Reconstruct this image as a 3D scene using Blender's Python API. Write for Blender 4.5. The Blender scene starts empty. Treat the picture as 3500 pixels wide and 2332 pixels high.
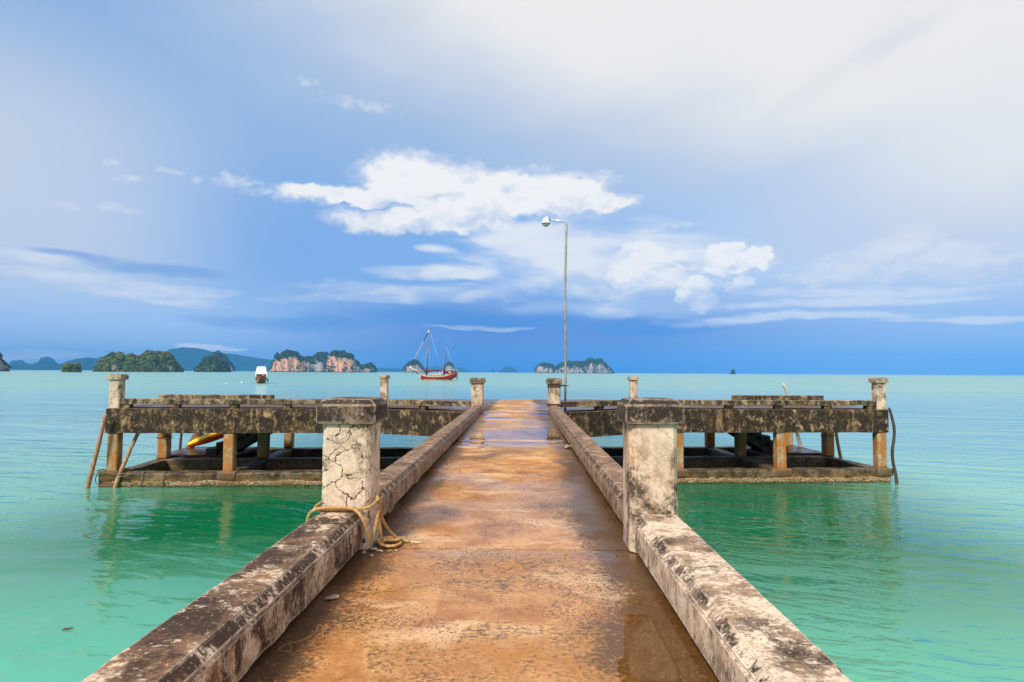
import bpy, bmesh, math, random
from math import sin, cos, radians, pi, sqrt, atan2
from mathutils import Vector, Matrix, noise
random.seed(7)
SC = bpy.context.scene
COL = SC.collection

# ------------------------------------------------------------------ camera
cd = bpy.data.cameras.new('camera'); cam = bpy.data.objects.new('camera', cd); COL.objects.link(cam)
cd.sensor_fit = 'HORIZONTAL'; cd.sensor_width = 36; cd.lens = 20.571
cd.clip_start = 0.05; cd.clip_end = 60000
_y, _p, _r = radians(-0.89), radians(3.06), radians(0.31)
fw = Vector((sin(_y)*cos(_p), cos(_y)*cos(_p), sin(_p)))
r0 = Vector((cos(_y), -sin(_y), 0)); u0 = r0.cross(fw)
rt = r0*cos(_r)+u0*sin(_r); up = u0*cos(_r)-r0*sin(_r)
cam.matrix_world = Matrix(((rt.x, up.x, -fw.x, 0), (rt.y, up.y, -fw.y, 0), (rt.z, up.z, -fw.z, 3.40), (0, 0, 0, 1)))
SC.camera = cam

# ------------------------------------------------------------------ render and exposure
SC.render.engine = 'CYCLES'
SC.cycles.use_denoising = True
SC.cycles.max_bounces = 6; SC.cycles.diffuse_bounces = 3; SC.cycles.glossy_bounces = 4
SC.cycles.volume_bounces = 0; SC.cycles.transparent_max_bounces = 8
SC.cycles.caustics_reflective = False; SC.cycles.caustics_refractive = False
SC.view_settings.view_transform = 'Standard'; SC.view_settings.look = 'None'
SC.view_settings.gamma = 1; SC.view_settings.use_curve_mapping = False
EXPO = 1.7
SC.view_settings.exposure = EXPO
SUN_EL, SUN_AZ = radians(43), radians(208)      # azimuth measured from +Y towards +X: behind the viewer, to the left

# ------------------------------------------------------------------ node helpers
class G:
    """small helper around a node tree"""
    def __init__(s, nt): s.nt = nt
    def n(s, t, **kw):
        nd = s.nt.nodes.new(t)
        for k, v in kw.items(): setattr(nd, k, v)
        return nd
    def put(s, sock, v):
        if isinstance(v, bpy.types.NodeSocket): s.nt.links.new(v, sock)
        elif v is not None:
            if hasattr(sock.default_value, '__len__'):
                if not hasattr(v, '__len__'): v = (v,)*3
                v = tuple(v)
                L = len(sock.default_value)
                sock.default_value = v[:L] if len(v) >= L else v+(1.0,)*(L-len(v))
            else: sock.default_value = v
    def m(s, op, a, b=None, c=None, clamp=False):
        nd = s.n('ShaderNodeMath', operation=op, use_clamp=clamp)
        for i, v in enumerate((a, b, c)):
            if v is not None: s.put(nd.inputs[i], v)
        return nd.outputs[0]
    def v(s, op, a, b=None):
        nd = s.n('ShaderNodeVectorMath', operation=op)
        s.put(nd.inputs[0], a)
        if b is not None: s.put(nd.inputs[1], b)
        return nd.outputs['Value'] if op in ('DOT_PRODUCT', 'LENGTH', 'DISTANCE') else nd.outputs[0]
    def mix(s, f, a, b, bt='MIX'):
        nd = s.n('ShaderNodeMix', data_type='RGBA', blend_type=bt)
        s.put(nd.inputs[0], f); s.put(nd.inputs[6], a); s.put(nd.inputs[7], b)
        return nd.outputs[2]
    def sm(s, x, a, b, c=0.0, d=1.0, kind='SMOOTHSTEP'):
        nd = s.n('ShaderNodeMapRange', interpolation_type=kind)
        for i, v in enumerate((x, a, b, c, d)): s.put(nd.inputs[i], v)
        return nd.outputs[0]
    def noise(s, vec, scale, detail=4, rough=0.55, dist=0.0, col=False, lac=2.0):
        nd = s.n('ShaderNodeTexNoise')
        s.put(nd.inputs['Vector'], vec); s.put(nd.inputs['Scale'], scale); s.put(nd.inputs['Detail'], detail)
        s.put(nd.inputs['Roughness'], rough); s.put(nd.inputs['Distortion'], dist); s.put(nd.inputs['Lacunarity'], lac)
        return nd.outputs[1 if col else 0]
    def vor(s, vec, scale, feat='DISTANCE_TO_EDGE', rnd=1.0):
        nd = s.n('ShaderNodeTexVoronoi', feature=feat)
        s.put(nd.inputs['Vector'], vec); s.put(nd.inputs['Scale'], scale); s.put(nd.inputs['Randomness'], rnd)
        return nd.outputs['Distance']
    def xyz(s, vec):
        nd = s.n('ShaderNodeSeparateXYZ'); s.put(nd.inputs[0], vec); return nd.outputs
    def comb(s, x, y, z):
        nd = s.n('ShaderNodeCombineXYZ')
        for i, v in enumerate((x, y, z)): s.put(nd.inputs[i], v)
        return nd.outputs[0]
    def pos(s): return s.n('ShaderNodeNewGeometry').outputs['Position']
    def nrm(s): return s.n('ShaderNodeNewGeometry').outputs['Normal']
    def bump(s, h, strength=0.5, dist=0.02, normal=None):
        nd = s.n('ShaderNodeBump'); s.put(nd.inputs['Height'], h); s.put(nd.inputs['Strength'], strength)
        s.put(nd.inputs['Distance'], dist)
        if normal is not None: s.put(nd.inputs['Normal'], normal)
        return nd.outputs[0]
def newmat(name):
    m = bpy.data.materials.new(name); m.use_nodes = True
    nt = m.node_tree
    for nd in list(nt.nodes): nt.nodes.remove(nd)
    g = G(nt)
    out = g.n('ShaderNodeOutputMaterial'); b = g.n('ShaderNodeBsdfPrincipled')
    nt.links.new(b.outputs[0], out.inputs[0])
    return m, g, b

# ------------------------------------------------------------------ world: sky and clouds
W = bpy.data.worlds.new('World'); SC.world = W; W.use_nodes = True
def build_world():
    nt = W.node_tree
    for nd in list(nt.nodes): nt.nodes.remove(nd)
    g = G(nt)
    out = g.n('ShaderNodeOutputWorld'); bg = g.n('ShaderNodeBackground'); nt.links.new(bg.outputs[0], out.inputs[0])
    tc = g.n('ShaderNodeTexCoord').outputs['Generated']
    x, y, z = g.xyz(tc)
    D = 180/pi
    az = g.m('MULTIPLY', g.m('ARCTAN2', x, y), D)
    el = g.m('MULTIPLY', g.m('ARCSINE', z), D)
    P = g.comb(az, el, 0.0)
    sky = g.n('ShaderNodeTexSky', sky_type='NISHITA', sun_disc=False, sun_elevation=SUN_EL, sun_rotation=SUN_AZ,
              air_density=1.6, dust_density=1.2, ozone_density=2.5)
    STR = 0.1
    k = 1/(2**EXPO)/STR                                   # cloud and haze-blue colours below are given as seen, then scaled
    def C(r, gg, b):                                      # sRGB 0-255 -> scene linear
        f = lambda c: ((c/255+0.055)/1.055)**2.4 if c > 10 else c/255/12.92
        return (f(r)*k, f(gg)*k, f(b)*k, 1)
    elc = g.m('MAXIMUM', el, -2.0)
    # warped coordinates so that every outline is ragged
    n1 = g.noise(g.v('MULTIPLY', P, (0.055, 0.14, 1)), 1.0, 4, 0.55, 0.0, col=True)
    n2 = g.noise(g.v('MULTIPLY', P, (0.42, 0.60, 1)), 1.0, 5, 0.58, 0.0, col=True)
    n3 = g.noise(g.v('MULTIPLY', g.comb(az, g.m('MULTIPLY_ADD', az, 0.06, el), 0.0), (0.085, 0.75, 1)), 1.0, 5, 0.54, 0.3)           # streaky
    nf = g.noise(g.v('MULTIPLY', P, (0.9, 1.3, 1)), 1.0, 6, 0.6)
    nb = g.noise(g.v('MULTIPLY', P, (0.16, 0.55, 1)), 1.0, 5, 0.52, 0.5)
    ns = g.noise(g.v('MULTIPLY', P, (0.022, 0.05, 1)), 1.0, 4, 0.5)               # big soft
    c5 = (0.5, 0.5, 0.5)
    P2 = g.v('ADD', P, g.v('MULTIPLY', g.v('SUBTRACT', n2, c5), (3.2, 1.7, 0)))
    P1 = g.v('ADD', P, g.v('MULTIPLY', g.v('SUBTRACT', n1, c5), (14, 4, 0)))
    # clear base: deep blue rain curtain low in the middle, paler left and right, greyer blue higher up
    lowmid = g.mix(g.sm(az, -34, -4), C(156, 196, 248), C(8, 100, 206))
    low = g.mix(g.sm(az, 6, 40), lowmid, C(130, 174, 234))
    mid = g.mix(g.sm(az, -10, 34), C(112, 162, 226), C(182, 203, 236))
    mid = g.mix(g.sm(az, -24, -42), mid, C(176, 202, 240))
    hi = g.mix(g.sm(az, -46, 10), C(134, 174, 222), C(166, 190, 222))
    base = g.mix(g.sm(el, 3.5, 10), low, mid)
    base = g.mix(g.sm(el, 10, 24), base, hi)
    base = g.mix(0.08, base, sky.outputs[0])
    col = base
    # pale veil: fills the upper sky, reaching lower towards the right; the same overcast goes on overhead and behind
    aza = g.m('MINIMUM', g.m('MAXIMUM', az, -60), 70)
    line = g.m('MULTIPLY_ADD', aza, -0.22, 22.5)
    vv = g.m('ADD', g.m('SUBTRACT', el, line), g.m('MULTIPLY', g.m('SUBTRACT', ns, 0.5), 26))
    veil = g.sm(vv, -8, 10)
    right = g.m('MULTIPLY', g.sm(az, 8, 40), g.sm(el, 2, 13))
    veil = g.m('MAXIMUM', veil, g.m('MULTIPLY', right, 0.9))
    left = g.m('MULTIPLY', g.m('MULTIPLY', g.sm(az, -20, -44), g.sm(el, 2, 10)), g.sm(el, 30, 17))
    veil = g.m('MAXIMUM', veil, g.m('MULTIPLY', left, 0.85))
    veilcol = g.mix(g.sm(g.m('ADD', vv, g.m('MULTIPLY', right, 6)), -3, 13), C(204, 215, 233), C(240, 240, 240))
    grey = g.noise(g.v('MULTIPLY', g.comb(g.m('ADD', az, g.m('MULTIPLY', el, 0.9)), g.m('MULTIPLY_ADD', az, -0.5, el), 0.0), (0.02, 0.075, 1)), 1.0, 4, 0.5)
    veilcol = g.mix(g.m('MULTIPLY', g.sm(grey, 0.54, 0.72), 0.7), veilcol, C(206, 212, 224))
    col = g.mix(veil, col, veilcol)

    def blobs(lst, pt):
        res = None
        for (a, e, ra, re) in lst:
            q = g.v('MULTIPLY', g.v('SUBTRACT', pt, (a, e, 0)), (1/ra, 1/re, 0))
            d = g.m('SUBTRACT', 1.0, g.v('DOT_PRODUCT', q, q))
            res = d if res is None else g.m('MAXIMUM', res, d)
        return res
    # layered low bank with flat streaks
    bank = blobs([(5.5, 11.0, 13, 3.4), (10, 8.3, 8.5, 2.4), (8, 9.6, 8, 2.8), (-9.5, 7.4, 13.3, 0.9), (-15, 6.6, 8, 0.55), (12, 6.1, 13.4, 0.9),
                  (0.5, 13.3, 6, 1.2), (-9, 11.9, 2.3, 0.65), (-8, 9.5, 8.5, 0.8)], P1)
    bk = g.m('MULTIPLY', g.sm(g.m('ADD', bank, g.m('ADD', g.m('MULTIPLY', g.m('SUBTRACT', n3, 0.5), 2.2), g.m('MULTIPLY', g.m('SUBTRACT', nb, 0.5), 1.6))), -0.5, 1.1), 0.9)
    bcol = g.mix(g.sm(g.m('ADD', nb, g.m('MULTIPLY', g.m('SUBTRACT', el, 8.5), 0.07)), 0.3, 0.70), C(176, 202, 239), C(240, 243, 247))
    col = g.mix(bk, col, bcol)
    # thin wisps and streaks
    wis = blobs([(-15.6, 24.3, 3.6, .7), (-21, 25.5, 1.5, .5), (-36, 16.4, 1.1, .4), (-34.6, 15.5, 1.0, .35), (-31.8, 16.4, 1.1, .4),
                 (-30, 16, .85, .3), (-26.7, 16.5, 2.0, 1.0), (-24.6, 15.8, 1.8, .5), (-22.5, 15.9, 2, .4), (-35.3, 12.9, 2.2, .35), (-38, 12.7, 1.2, .3),
                 (14.6, 13.8, 3.2, .32), (12.7, 13.3, 3.4, .28)], P2)
    wk = g.m('MULTIPLY', g.sm(g.m('ADD', wis, g.m('MULTIPLY', g.m('SUBTRACT', nf, 0.5), 5.0)), -0.2, 2.0), 0.7)
    col = g.mix(wk, col, C(225, 232, 244))
    strk = blobs([(31, 6.8, 10.3, .42), (29, 6.0, 9, .45), (24.6, 4.86, 10.5, .4), (-38.9, 7.1, 5.6, .62), (-33, 6.7, 6.9, .7), (-29.6, 5.9, 4, .4),
                  (-40.7, 8.0, 3.6, .6), (-40, .95, 4.2, .5), (-31, 1.0, 3, .3), (34, 10, 5, 1.5), (-4, 4.4, 5, .2), (38, 4.3, 6, .3)], P1)
    sk = g.m('MULTIPLY', g.sm(g.m('ADD', strk, g.m('ADD', g.m('MULTIPLY', g.m('SUBTRACT', n3, 0.5), 4.2), g.m('MULTIPLY', g.m('SUBTRACT', nf, 0.5), 1.6))), -0.6, 1.3), 0.9)
    col = g.mix(sk, col, C(222, 231, 245))
    shd = blobs([(-32.3, 8.3, 5.4, .55), (-38, 8.6, 3.7, .35), (-3.8, 5.0, 14, 1.1), (-20, 4.6, 9, .8), (12, 4.6, 9, .7)], P1)
    col = g.mix(g.m('MULTIPLY', g.sm(g.m('ADD', shd, g.m('MULTIPLY', g.m('SUBTRACT', n3, 0.5), 1.6)), -0.3, 1.2), 0.5), col, C(64, 142, 220))
    # cumulus: solid billows with crisp knobbly tops, feathered rims and a little relief
    nk = g.noise(g.v('MULTIPLY', P, (0.30, 0.42, 1)), 1.0, 3, 0.5, 0.0, col=True)
    nl = g.noise(g.v('MULTIPLY', P, (1.15, 1.6, 1)), 1.0, 4, 0.52, 0.0, col=True)
    PC = g.v('ADD', P, g.v('MULTIPLY', g.v('SUBTRACT', nk, c5), (3.6, 2.4, 0)))
    PC = g.v('ADD', PC, g.v('MULTIPLY', g.v('SUBTRACT', nl, c5), (1.5, 1.0, 0)))
    def bill(off):
        return g.noise(g.v('MULTIPLY', g.v('ADD', PC, off), (0.30, 0.50, 1)), 1.0, 5, 0.5, 0.1)
    bA = bill((0, 0, 0)); bB = bill((-0.3, 0.7, 0))
    relief = g.m('SUBTRACT', bA, bB)
    wispy = g.noise(g.v('MULTIPLY', P, (0.45, 1.1, 1)), 1.0, 5, 0.6, 0.4)
    def cumulus(lst, hi_, a_max, c_dark, c_lit, base_el, fray):
        d = blobs(lst, PC)
        f = g.m('ADD', d, g.m('MULTIPLY', g.m('SUBTRACT', bA, 0.45), 0.7))
        a1 = g.sm(f, 0.0, hi_)
        a2 = g.m('MULTIPLY', g.sm(g.m('ADD', f, g.m('MULTIPLY', g.m('SUBTRACT', wispy, 0.5), 2.4)), -0.5, 1.1), fray)
        a = g.m('MULTIPLY', g.m('MAXIMUM', a1, a2), a_max)
        sh = g.m('ADD', g.m('MULTIPLY', relief, 1.9), g.m('ADD', g.m('MULTIPLY', g.m('MINIMUM', f, 1.0), 0.25), g.m('MULTIPLY', g.m('SUBTRACT', el, base_el), 0.10)))
        return a, g.mix(g.sm(sh, -0.25, 0.45), c_dark, c_lit)
    a, cc = cumulus([(-11.3, 17.9, 5.0, 2.9), (-8.5, 17.4, 5.5, 2.4), (-3.5, 17.0, 8.5, 2.5), (2.6, 17.0, 7.4, 2.4), (-16.5, 16.2, 7.4, .95), (-12.6, 14.3, 6.2, 1.2),
                     (7.4, 16.4, 4.2, 1.1), (-7.0, 14.9, 6.0, 1.8)], 0.62, 0.97, C(208, 220, 239), C(250, 250, 250), 14.9, 0.7)
    col = g.mix(a, col, cc)
    a, cc = cumulus([(11.7, 10.4, 2.9, 2.5), (14, 9.6, 2.7, 2.0), (10, 9.4, 2.6, 1.6)], 0.5, 0.96, C(196, 213, 240), C(246, 247, 248), 8.6, 0.6)
    col = g.mix(a, col, cc)
    a, cc = cumulus([(19.8, 10.5, 2.6, 1.9), (22, 10.3, 2.0, 1.4), (18.2, 9.6, 2.4, 1.0), (16.3, 7.5, 1.6, 1.4), (17.2, 6.6, 1.1, 1.0), (20.1, 8.0, 1.6, .7)], 0.45, 0.97, C(194, 211, 239), C(249, 250, 250), 8.6, 0.35)
    col = g.mix(a, col, cc)
    # pale far cumulus shoulder on the right
    a, cc = cumulus([(33.8, 10.0, 3.6, 2.2), (30, 9.0, 6, 1.6), (38.5, 8.6, 6, 1.7), (27, 8.2, 5, .9)], 0.9, 0.62, C(192, 209, 237), C(228, 233, 242), 8.4, 0.3)
    col = g.mix(a, col, cc)
    # cap cloud sitting on the far mountain
    capd = blobs([(-28.6, 2.02, 2.6, .32), (-29.8, 2.12, 1.4, .26), (-26.4, 1.88, 1.4, .17)], g.v('ADD', P, g.v('MULTIPLY', g.v('SUBTRACT', n2, c5), (1.2, .3, 0))))
    col = g.mix(g.m('MULTIPLY', g.sm(g.m('ADD', capd, g.m('MULTIPLY', g.m('SUBTRACT', nf, .5), .8)), -0.1, 0.8), 0.9), col, C(240, 243, 250))
    nt.links.new(col, bg.inputs[0]); bg.inputs[1].default_value = STR
    W.cycles.sampling_method = 'MANUAL'; W.cycles.sample_map_resolution = 512
build_world()

# ------------------------------------------------------------------ sun
sd = bpy.data.lights.new('sun', 'SUN'); sd.energy = 1.5; sd.angle = radians(12); sd.color = (1.0, 0.91, 0.78)
sun = bpy.data.objects.new('sun', sd); COL.objects.link(sun)
sdir = Vector((sin(SUN_AZ)*cos(SUN_EL), cos(SUN_AZ)*cos(SUN_EL), sin(SUN_EL)))
sun.rotation_euler = (-sdir).to_track_quat('-Z', 'Y').to_euler(); sun.location = sdir*40

# ------------------------------------------------------------------ object helpers
def tag(o, label=None, cat=None, group=None, kind=None):
    if label: o['label'] = label
    if cat: o['category'] = cat
    if group: o['group'] = group
    if kind: o['kind'] = kind
    return o
def empty(name, loc=(0, 0, 0), rz=0.0, **kw):
    o = bpy.data.objects.new(name, None); COL.objects.link(o)
    o.location = loc; o.rotation_euler = (0, 0, rz); o.empty_display_size = 0.2
    return tag(o, **kw)
def link(name, me, mat, parent=None, loc=(0, 0, 0), rot=(0, 0, 0), smooth=False, **kw):
    if isinstance(me, bmesh.types.BMesh):
        bm = me; me = bpy.data.meshes.new(name); bm.normal_update(); bm.to_mesh(me); bm.free()
    if mat is not None:
        me.materials.clear(); me.materials.append(mat)
    if smooth:
        for p in me.polygons: p.use_smooth = True
    o = bpy.data.objects.new(name, me); COL.objects.link(o)
    o.location = loc; o.rotation_euler = rot
    if parent is not None: o.parent = parent
    return tag(o, **kw)
def again(name, me, parent=None, loc=(0, 0, 0), rot=(0, 0, 0), **kw):
    o = bpy.data.objects.new(name, me); COL.objects.link(o); o.location = loc; o.rotation_euler = rot
    if parent is not None: o.parent = parent
    return tag(o, **kw)
def bbox(bm, x0, x1, y0, y1, z0, z1):
    vs = [bm.verts.new(p) for p in ((x0, y0, z0), (x1, y0, z0), (x1, y1, z0), (x0, y1, z0), (x0, y0, z1), (x1, y0, z1), (x1, y1, z1), (x0, y1, z1))]
    for f in ((3, 2, 1, 0), (4, 5, 6, 7), (0, 1, 5, 4), (1, 2, 6, 5), (2, 3, 7, 6), (3, 0, 4, 7)): bm.faces.new([vs[i] for i in f])
    return vs
def bisect_axis(bm, axis, step):
    lo = min(v.co[axis] for v in bm.verts); hi = max(v.co[axis] for v in bm.verts)
    n = int((hi-lo)/step); no = [0, 0, 0]; no[axis] = 1
    for i in range(1, n):
        c = [0, 0, 0]; c[axis] = lo+(hi-lo)*i/n
        bmesh.ops.bisect_plane(bm, geom=bm.verts[:]+bm.edges[:]+bm.faces[:], plane_co=c, plane_no=no)
def jitter(bm, amp, freq, seed):
    off = Vector((seed*7.31, seed*3.77, seed*1.93))
    for v in bm.verts:
        v.co += noise.noise_vector(v.co*freq+off)*amp + noise.noise_vector(v.co*freq*4+off)*amp*0.4
def wblock(x0, x1, y0, y1, z0, z1, bev=0.012, step=0.22, amp=0.005, seed=None, segs=2):
    """a concrete block with rounded, slightly uneven edges"""
    bm = bmesh.new(); bbox(bm, x0, x1, y0, y1, z0, z1)
    if bev: bmesh.ops.bevel(bm, geom=bm.edges[:], offset=bev, segments=segs, affect='EDGES', profile=0.6)
    for ax in range(3): bisect_axis(bm, ax, step)
    if amp: jitter(bm, amp, 2.3, random.random()*50 if seed is None else seed)
    return bm
def prism(profile, path0, path1, seg, amp=0.004, seed=1.0, freq=2.3, chips=0.8):
    """extrude a closed (a, z) profile from path0 to path1 = ((x,y,z),...) with a pointing to the right of travel"""
    p0, p1 = Vector(path0), Vector(path1); d = (p1-p0); L = d.length
    h = Vector((d.x, d.y, 0)).normalized(); r = Vector((h.y, -h.x, 0))
    bm = bmesh.new(); rings = []
    n = max(1, int(L/seg)); am = sum(a for a, z in profile)/len(profile); zm = sum(z for a, z in profile)/len(profile)
    off = Vector((seed*5.1, seed*2.3, seed*9.7))
    for i in range(n+1):
        c = p0+d*(i/n)
        ring = []
        for (a, z) in profile:
            q = c+r*a+Vector((0, 0, z))
            ch_ = max(0.0, noise.noise(q*5.5+off*1.3)-0.30)*0.055+max(0.0, noise.noise(q*16+off)-0.35)*0.02
            q += (noise.noise_vector(q*freq+off)*amp+noise.noise_vector(q*freq*5+off)*amp*0.6)
            q += (c+r*am+Vector((0, 0, zm))-q).normalized()*ch_*(chips if z > zm else 0.5*chips)
            ring.append(bm.verts.new(q))
        rings.append(ring)
    m = len(profile)
    for i in range(n):
        for j in range(m):
            bm.faces.new((rings[i][j], rings[i][(j+1) % m], rings[i+1][(j+1) % m], rings[i+1][j]))
    bm.faces.new(list(reversed(rings[0]))); bm.faces.new(rings[-1])
    bmesh.ops.recalc_face_normals(bm, faces=bm.faces)
    return bm
def tube(bm, pts, rad, sides=8, caps=True):
    pts = [Vector(p) for p in pts]
    if not hasattr(rad, '__len__'): rad = [rad]*len(pts)
    prev = None; rings = []
    for i, p in enumerate(pts):
        t = (pts[min(i+1, len(pts)-1)]-pts[max(i-1, 0)]).normalized()
        if prev is None: prev = Vector((0, 0, 1)) if abs(t.z) < 0.9 else Vector((1, 0, 0))
        u = (prev-t*prev.dot(t)).normalized(); w = t.cross(u); prev = u
        rings.append([bm.verts.new(p+(u*cos(2*pi*k/sides)+w*sin(2*pi*k/sides))*rad[i]) for k in range(sides)])
    for i in range(len(rings)-1):
        for k in range(sides):
            f = bm.faces.new((rings[i][k], rings[i][(k+1) % sides], rings[i+1][(k+1) % sides], rings[i+1][k])); f.smooth = True
    if caps:
        bm.faces.new(list(reversed(rings[0]))); bm.faces.new(rings[-1])
    return rings
def catmull(ctrl, step=0.01):
    P = [Vector(c) for c in ctrl]; P = [P[0]*2-P[1]]+P+[P[-1]*2-P[-2]]
    out = []
    for i in range(1, len(P)-2):
        n = max(2, int((P[i+1]-P[i]).length/step))
        for k in range(n):
            t = k/n
            out.append(0.5*((2*P[i])+(P[i+1]-P[i-1])*t+(2*P[i-1]-5*P[i]+4*P[i+1]-P[i+2])*t*t+(3*P[i]-P[i-1]-3*P[i+1]+P[i+2])*t**3))
    out.append(P[-2]); return out
def rope_bm(bm, ctrl, rad, pitch=0.06, strands=3, step=0.009):
    path = catmull(ctrl, step); prev = Vector((0, 0, 1)); acc = 0
    cols = [[] for _ in range(strands)]
    for i, p in enumerate(path):
        t = (path[min(i+1, len(path)-1)]-path[max(i-1, 0)]).normalized()
        if i: acc += (p-path[i-1]).length
        u = prev-t*prev.dot(t)
        u = u.normalized() if u.length > 1e-3 else Vector((1, 0, 0)); w = t.cross(u); prev = u
        for s in range(strands):
            a = 2*pi*(acc/pitch+s/strands)
            cols[s].append(p+(u*cos(a)+w*sin(a))*rad*0.5)
    for c in cols: tube(bm, c, rad*0.58, 6)
def lathe(bm, prof, sides=16, c=(0, 0, 0)):
    c = Vector(c); rings = []
    for (r, z) in prof: rings.append([bm.verts.new(c+Vector((r*cos(2*pi*k/sides), r*sin(2*pi*k/sides), z))) for k in range(sides)])
    for i in range(len(rings)-1):
        for k in range(sides): bm.faces.new((rings[i][k], rings[i][(k+1) % sides], rings[i+1][(k+1) % sides], rings[i+1][k]))
    bm.faces.new(list(reversed(rings[0]))); bm.faces.new(rings[-1])

# ------------------------------------------------------------------ materials
def edge_wear_halo(g, rad, lo=0.008, hi=0.07):
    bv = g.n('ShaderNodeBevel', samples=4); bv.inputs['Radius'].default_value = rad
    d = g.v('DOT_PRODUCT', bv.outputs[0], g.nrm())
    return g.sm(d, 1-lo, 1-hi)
def concrete(name, pale, mid, dark, dark_amt=0.5, pale_amt=0.45, scale=1.0, streak=0.35, wear_halo=0.0, rust=None, warm=None,
             cracks=0.0, rough=0.8, crack_scale=7.0, bump=0.5, top=None, speck=0.5, grain=0.5):
    m, g, b = newmat(name)
    p = g.pos()
    wv = g.noise(p, 3.1*scale, 5, 0.6, col=True)
    pw = g.v('ADD', p, g.v('MULTIPLY', g.v('SUBTRACT', wv, (.5, .5, .5)), (0.35/scale,)*3))
    nb = g.noise(pw, 1.5*scale, 7, 0.64)
    nm = g.noise(g.v('ADD', pw, (13.1, 4.2, 7.7)), 4.2*scale, 8, 0.66)
    nf = g.noise(g.v('MULTIPLY', p, (1, 1.5, 0.8)), 27, 6, 0.74)
    st = g.noise(g.v('MULTIPLY', pw, (7*scale, 7*scale, 0.7*scale)), 1.0, 6, 0.62)
    nx, ny, nz = g.xyz(g.nrm())
    side = g.sm(g.m('ABSOLUTE', nz), 0.75, 0.3)
    base = g.mix(g.sm(nm, 0.36, 0.64), mid, pale)
    if warm is not None: base = g.mix(g.m('MULTIPLY', g.sm(g.noise(pw, 2.4*scale, 5, 0.6), 0.48, 0.66), 0.8), base, warm)
    dk = g.m('ADD', g.m('MULTIPLY', nb, 0.62), g.m('MULTIPLY', nm, 0.38))
    dk = g.m('ADD', dk, g.m('MULTIPLY', g.m('MULTIPLY', side, g.m('SUBTRACT', st, 0.5)), streak))
    dk = g.m('ADD', dk, g.m('MULTIPLY', g.m('SUBTRACT', nf, 0.5), grain))
    dk = g.m('ADD', dk, g.m('MULTIPLY', g.m('MULTIPLY', g.sm(nz, 0.4, 0.55), g.sm(nz, 0.95, 0.85)), 0.10))   # sloping chamfer faces come out darker
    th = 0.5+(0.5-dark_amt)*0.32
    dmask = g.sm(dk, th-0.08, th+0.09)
    if top is not None:                              # growth on upward faces has its own colour
        base = g.mix(g.m('MULTIPLY', g.sm(nz, 0.5, 0.9), 0.75), base, top)
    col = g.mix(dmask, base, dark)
    pb = g.noise(g.v('ADD', pw, (3.3, 9.1, 1.7)), 3.0*scale, 9, 0.72)
    pth = 0.5+(0.5-pale_amt)*0.3
    col = g.mix(g.m('MULTIPLY', g.sm(g.m('ADD', pb, g.m('MULTIPLY', g.m('SUBTRACT', nf, .5), .55)), pth, pth+0.12), 0.85), col, pale)
    sp = g.m('MULTIPLY', g.sm(g.noise(p, 60, 3, 0.7), 0.54, 0.68), speck)
    col = g.mix(sp, col, g.mix(0.5, dark, mid))
    col = g.mix(g.m('MULTIPLY', g.sm(g.noise(g.v('ADD', p, (5, 5, 5)), 45, 3, 0.7), 0.60, 0.70), speck), col, pale)
    if rust is not None:
        zz = g.xyz(p)[2]
        rm = g.m('MULTIPLY', g.sm(g.m('ADD', g.noise(pw, 2.1, 6, 0.6), g.m('MULTIPLY', g.m('SUBTRACT', st, .5), .5)), 0.40, 0.58), g.sm(zz, rust[1], rust[1]-0.5))
        col = g.mix(g.m('MULTIPLY', rm, 0.9), col, rust[0])
        wet = g.sm(g.m('ADD', zz, g.m('MULTIPLY', g.m('SUBTRACT', nb, .5), .35)), rust[2]+.12, rust[2]-.06)
        col = g.mix(g.m('MULTIPLY', wet, 0.8), col, (0.055, 0.042, 0.02, 1))
    h = g.m('ADD', g.m('MULTIPLY', nm, 0.6), g.m('MULTIPLY', nf, 0.5))
    if wear_halo:
        ew = g.m('MULTIPLY', edge_wear_halo(g, wear_halo), g.sm(g.noise(p, 16, 5, 0.7), 0.34, 0.56))  # worn pale edges, with bright highlight lines along them painted in as well
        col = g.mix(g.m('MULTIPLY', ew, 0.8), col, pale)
    if cracks:
        cv = g.v('ADD', p, g.v('MULTIPLY', g.v('SUBTRACT', g.noise(p, 9, 4, 0.6, col=True), (.5, .5, .5)), (0.14,)*3))
        e = g.vor(g.v('MULTIPLY', cv, (1, 1, 1.15)), crack_scale)
        e2 = g.vor(cv, crack_scale*2.3)
        br = g.sm(g.noise(p, 5.5, 3, 0.5), 0.40, 0.50)
        w = g.sm(g.noise(p, 6, 2, 0.5), 0.3, 0.7, 0.010, 0.040)
        ck = g.m('MULTIPLY', g.m('SUBTRACT', 1.0, g.sm(e, 0.004, w)), br)
        ck2 = g.m('MULTIPLY', g.m('SUBTRACT', 1.0, g.sm(e2, 0.0, 0.03)), g.m('MULTIPLY', g.sm(g.noise(p, 8.5, 3, 0.5), 0.55, 0.62), 0.5))
        ck = g.m('MULTIPLY', g.m('MAXIMUM', ck, ck2), cracks)
        col = g.mix(ck, col, (0.02, 0.013, 0.008, 1))
        h = g.m('SUBTRACT', h, g.m('MULTIPLY', ck, 0.9))
    g.put(b.inputs['Base Color'], col)
    g.put(b.inputs['Roughness'], g.sm(nm, 0.3, 0.7, rough-0.16, rough+0.1))
    b.inputs['Specular IOR Level'].default_value = 0.35
    g.put(b.inputs['Normal'], g.bump(h, bump, 0.02))
    return m
CREAM = (0.66, 0.55, 0.43, 1); BEIGE = (0.42, 0.33, 0.235, 1); GRIME = (0.040, 0.029, 0.020, 1); OCHRE = (0.30, 0.17, 0.05, 1)
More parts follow.
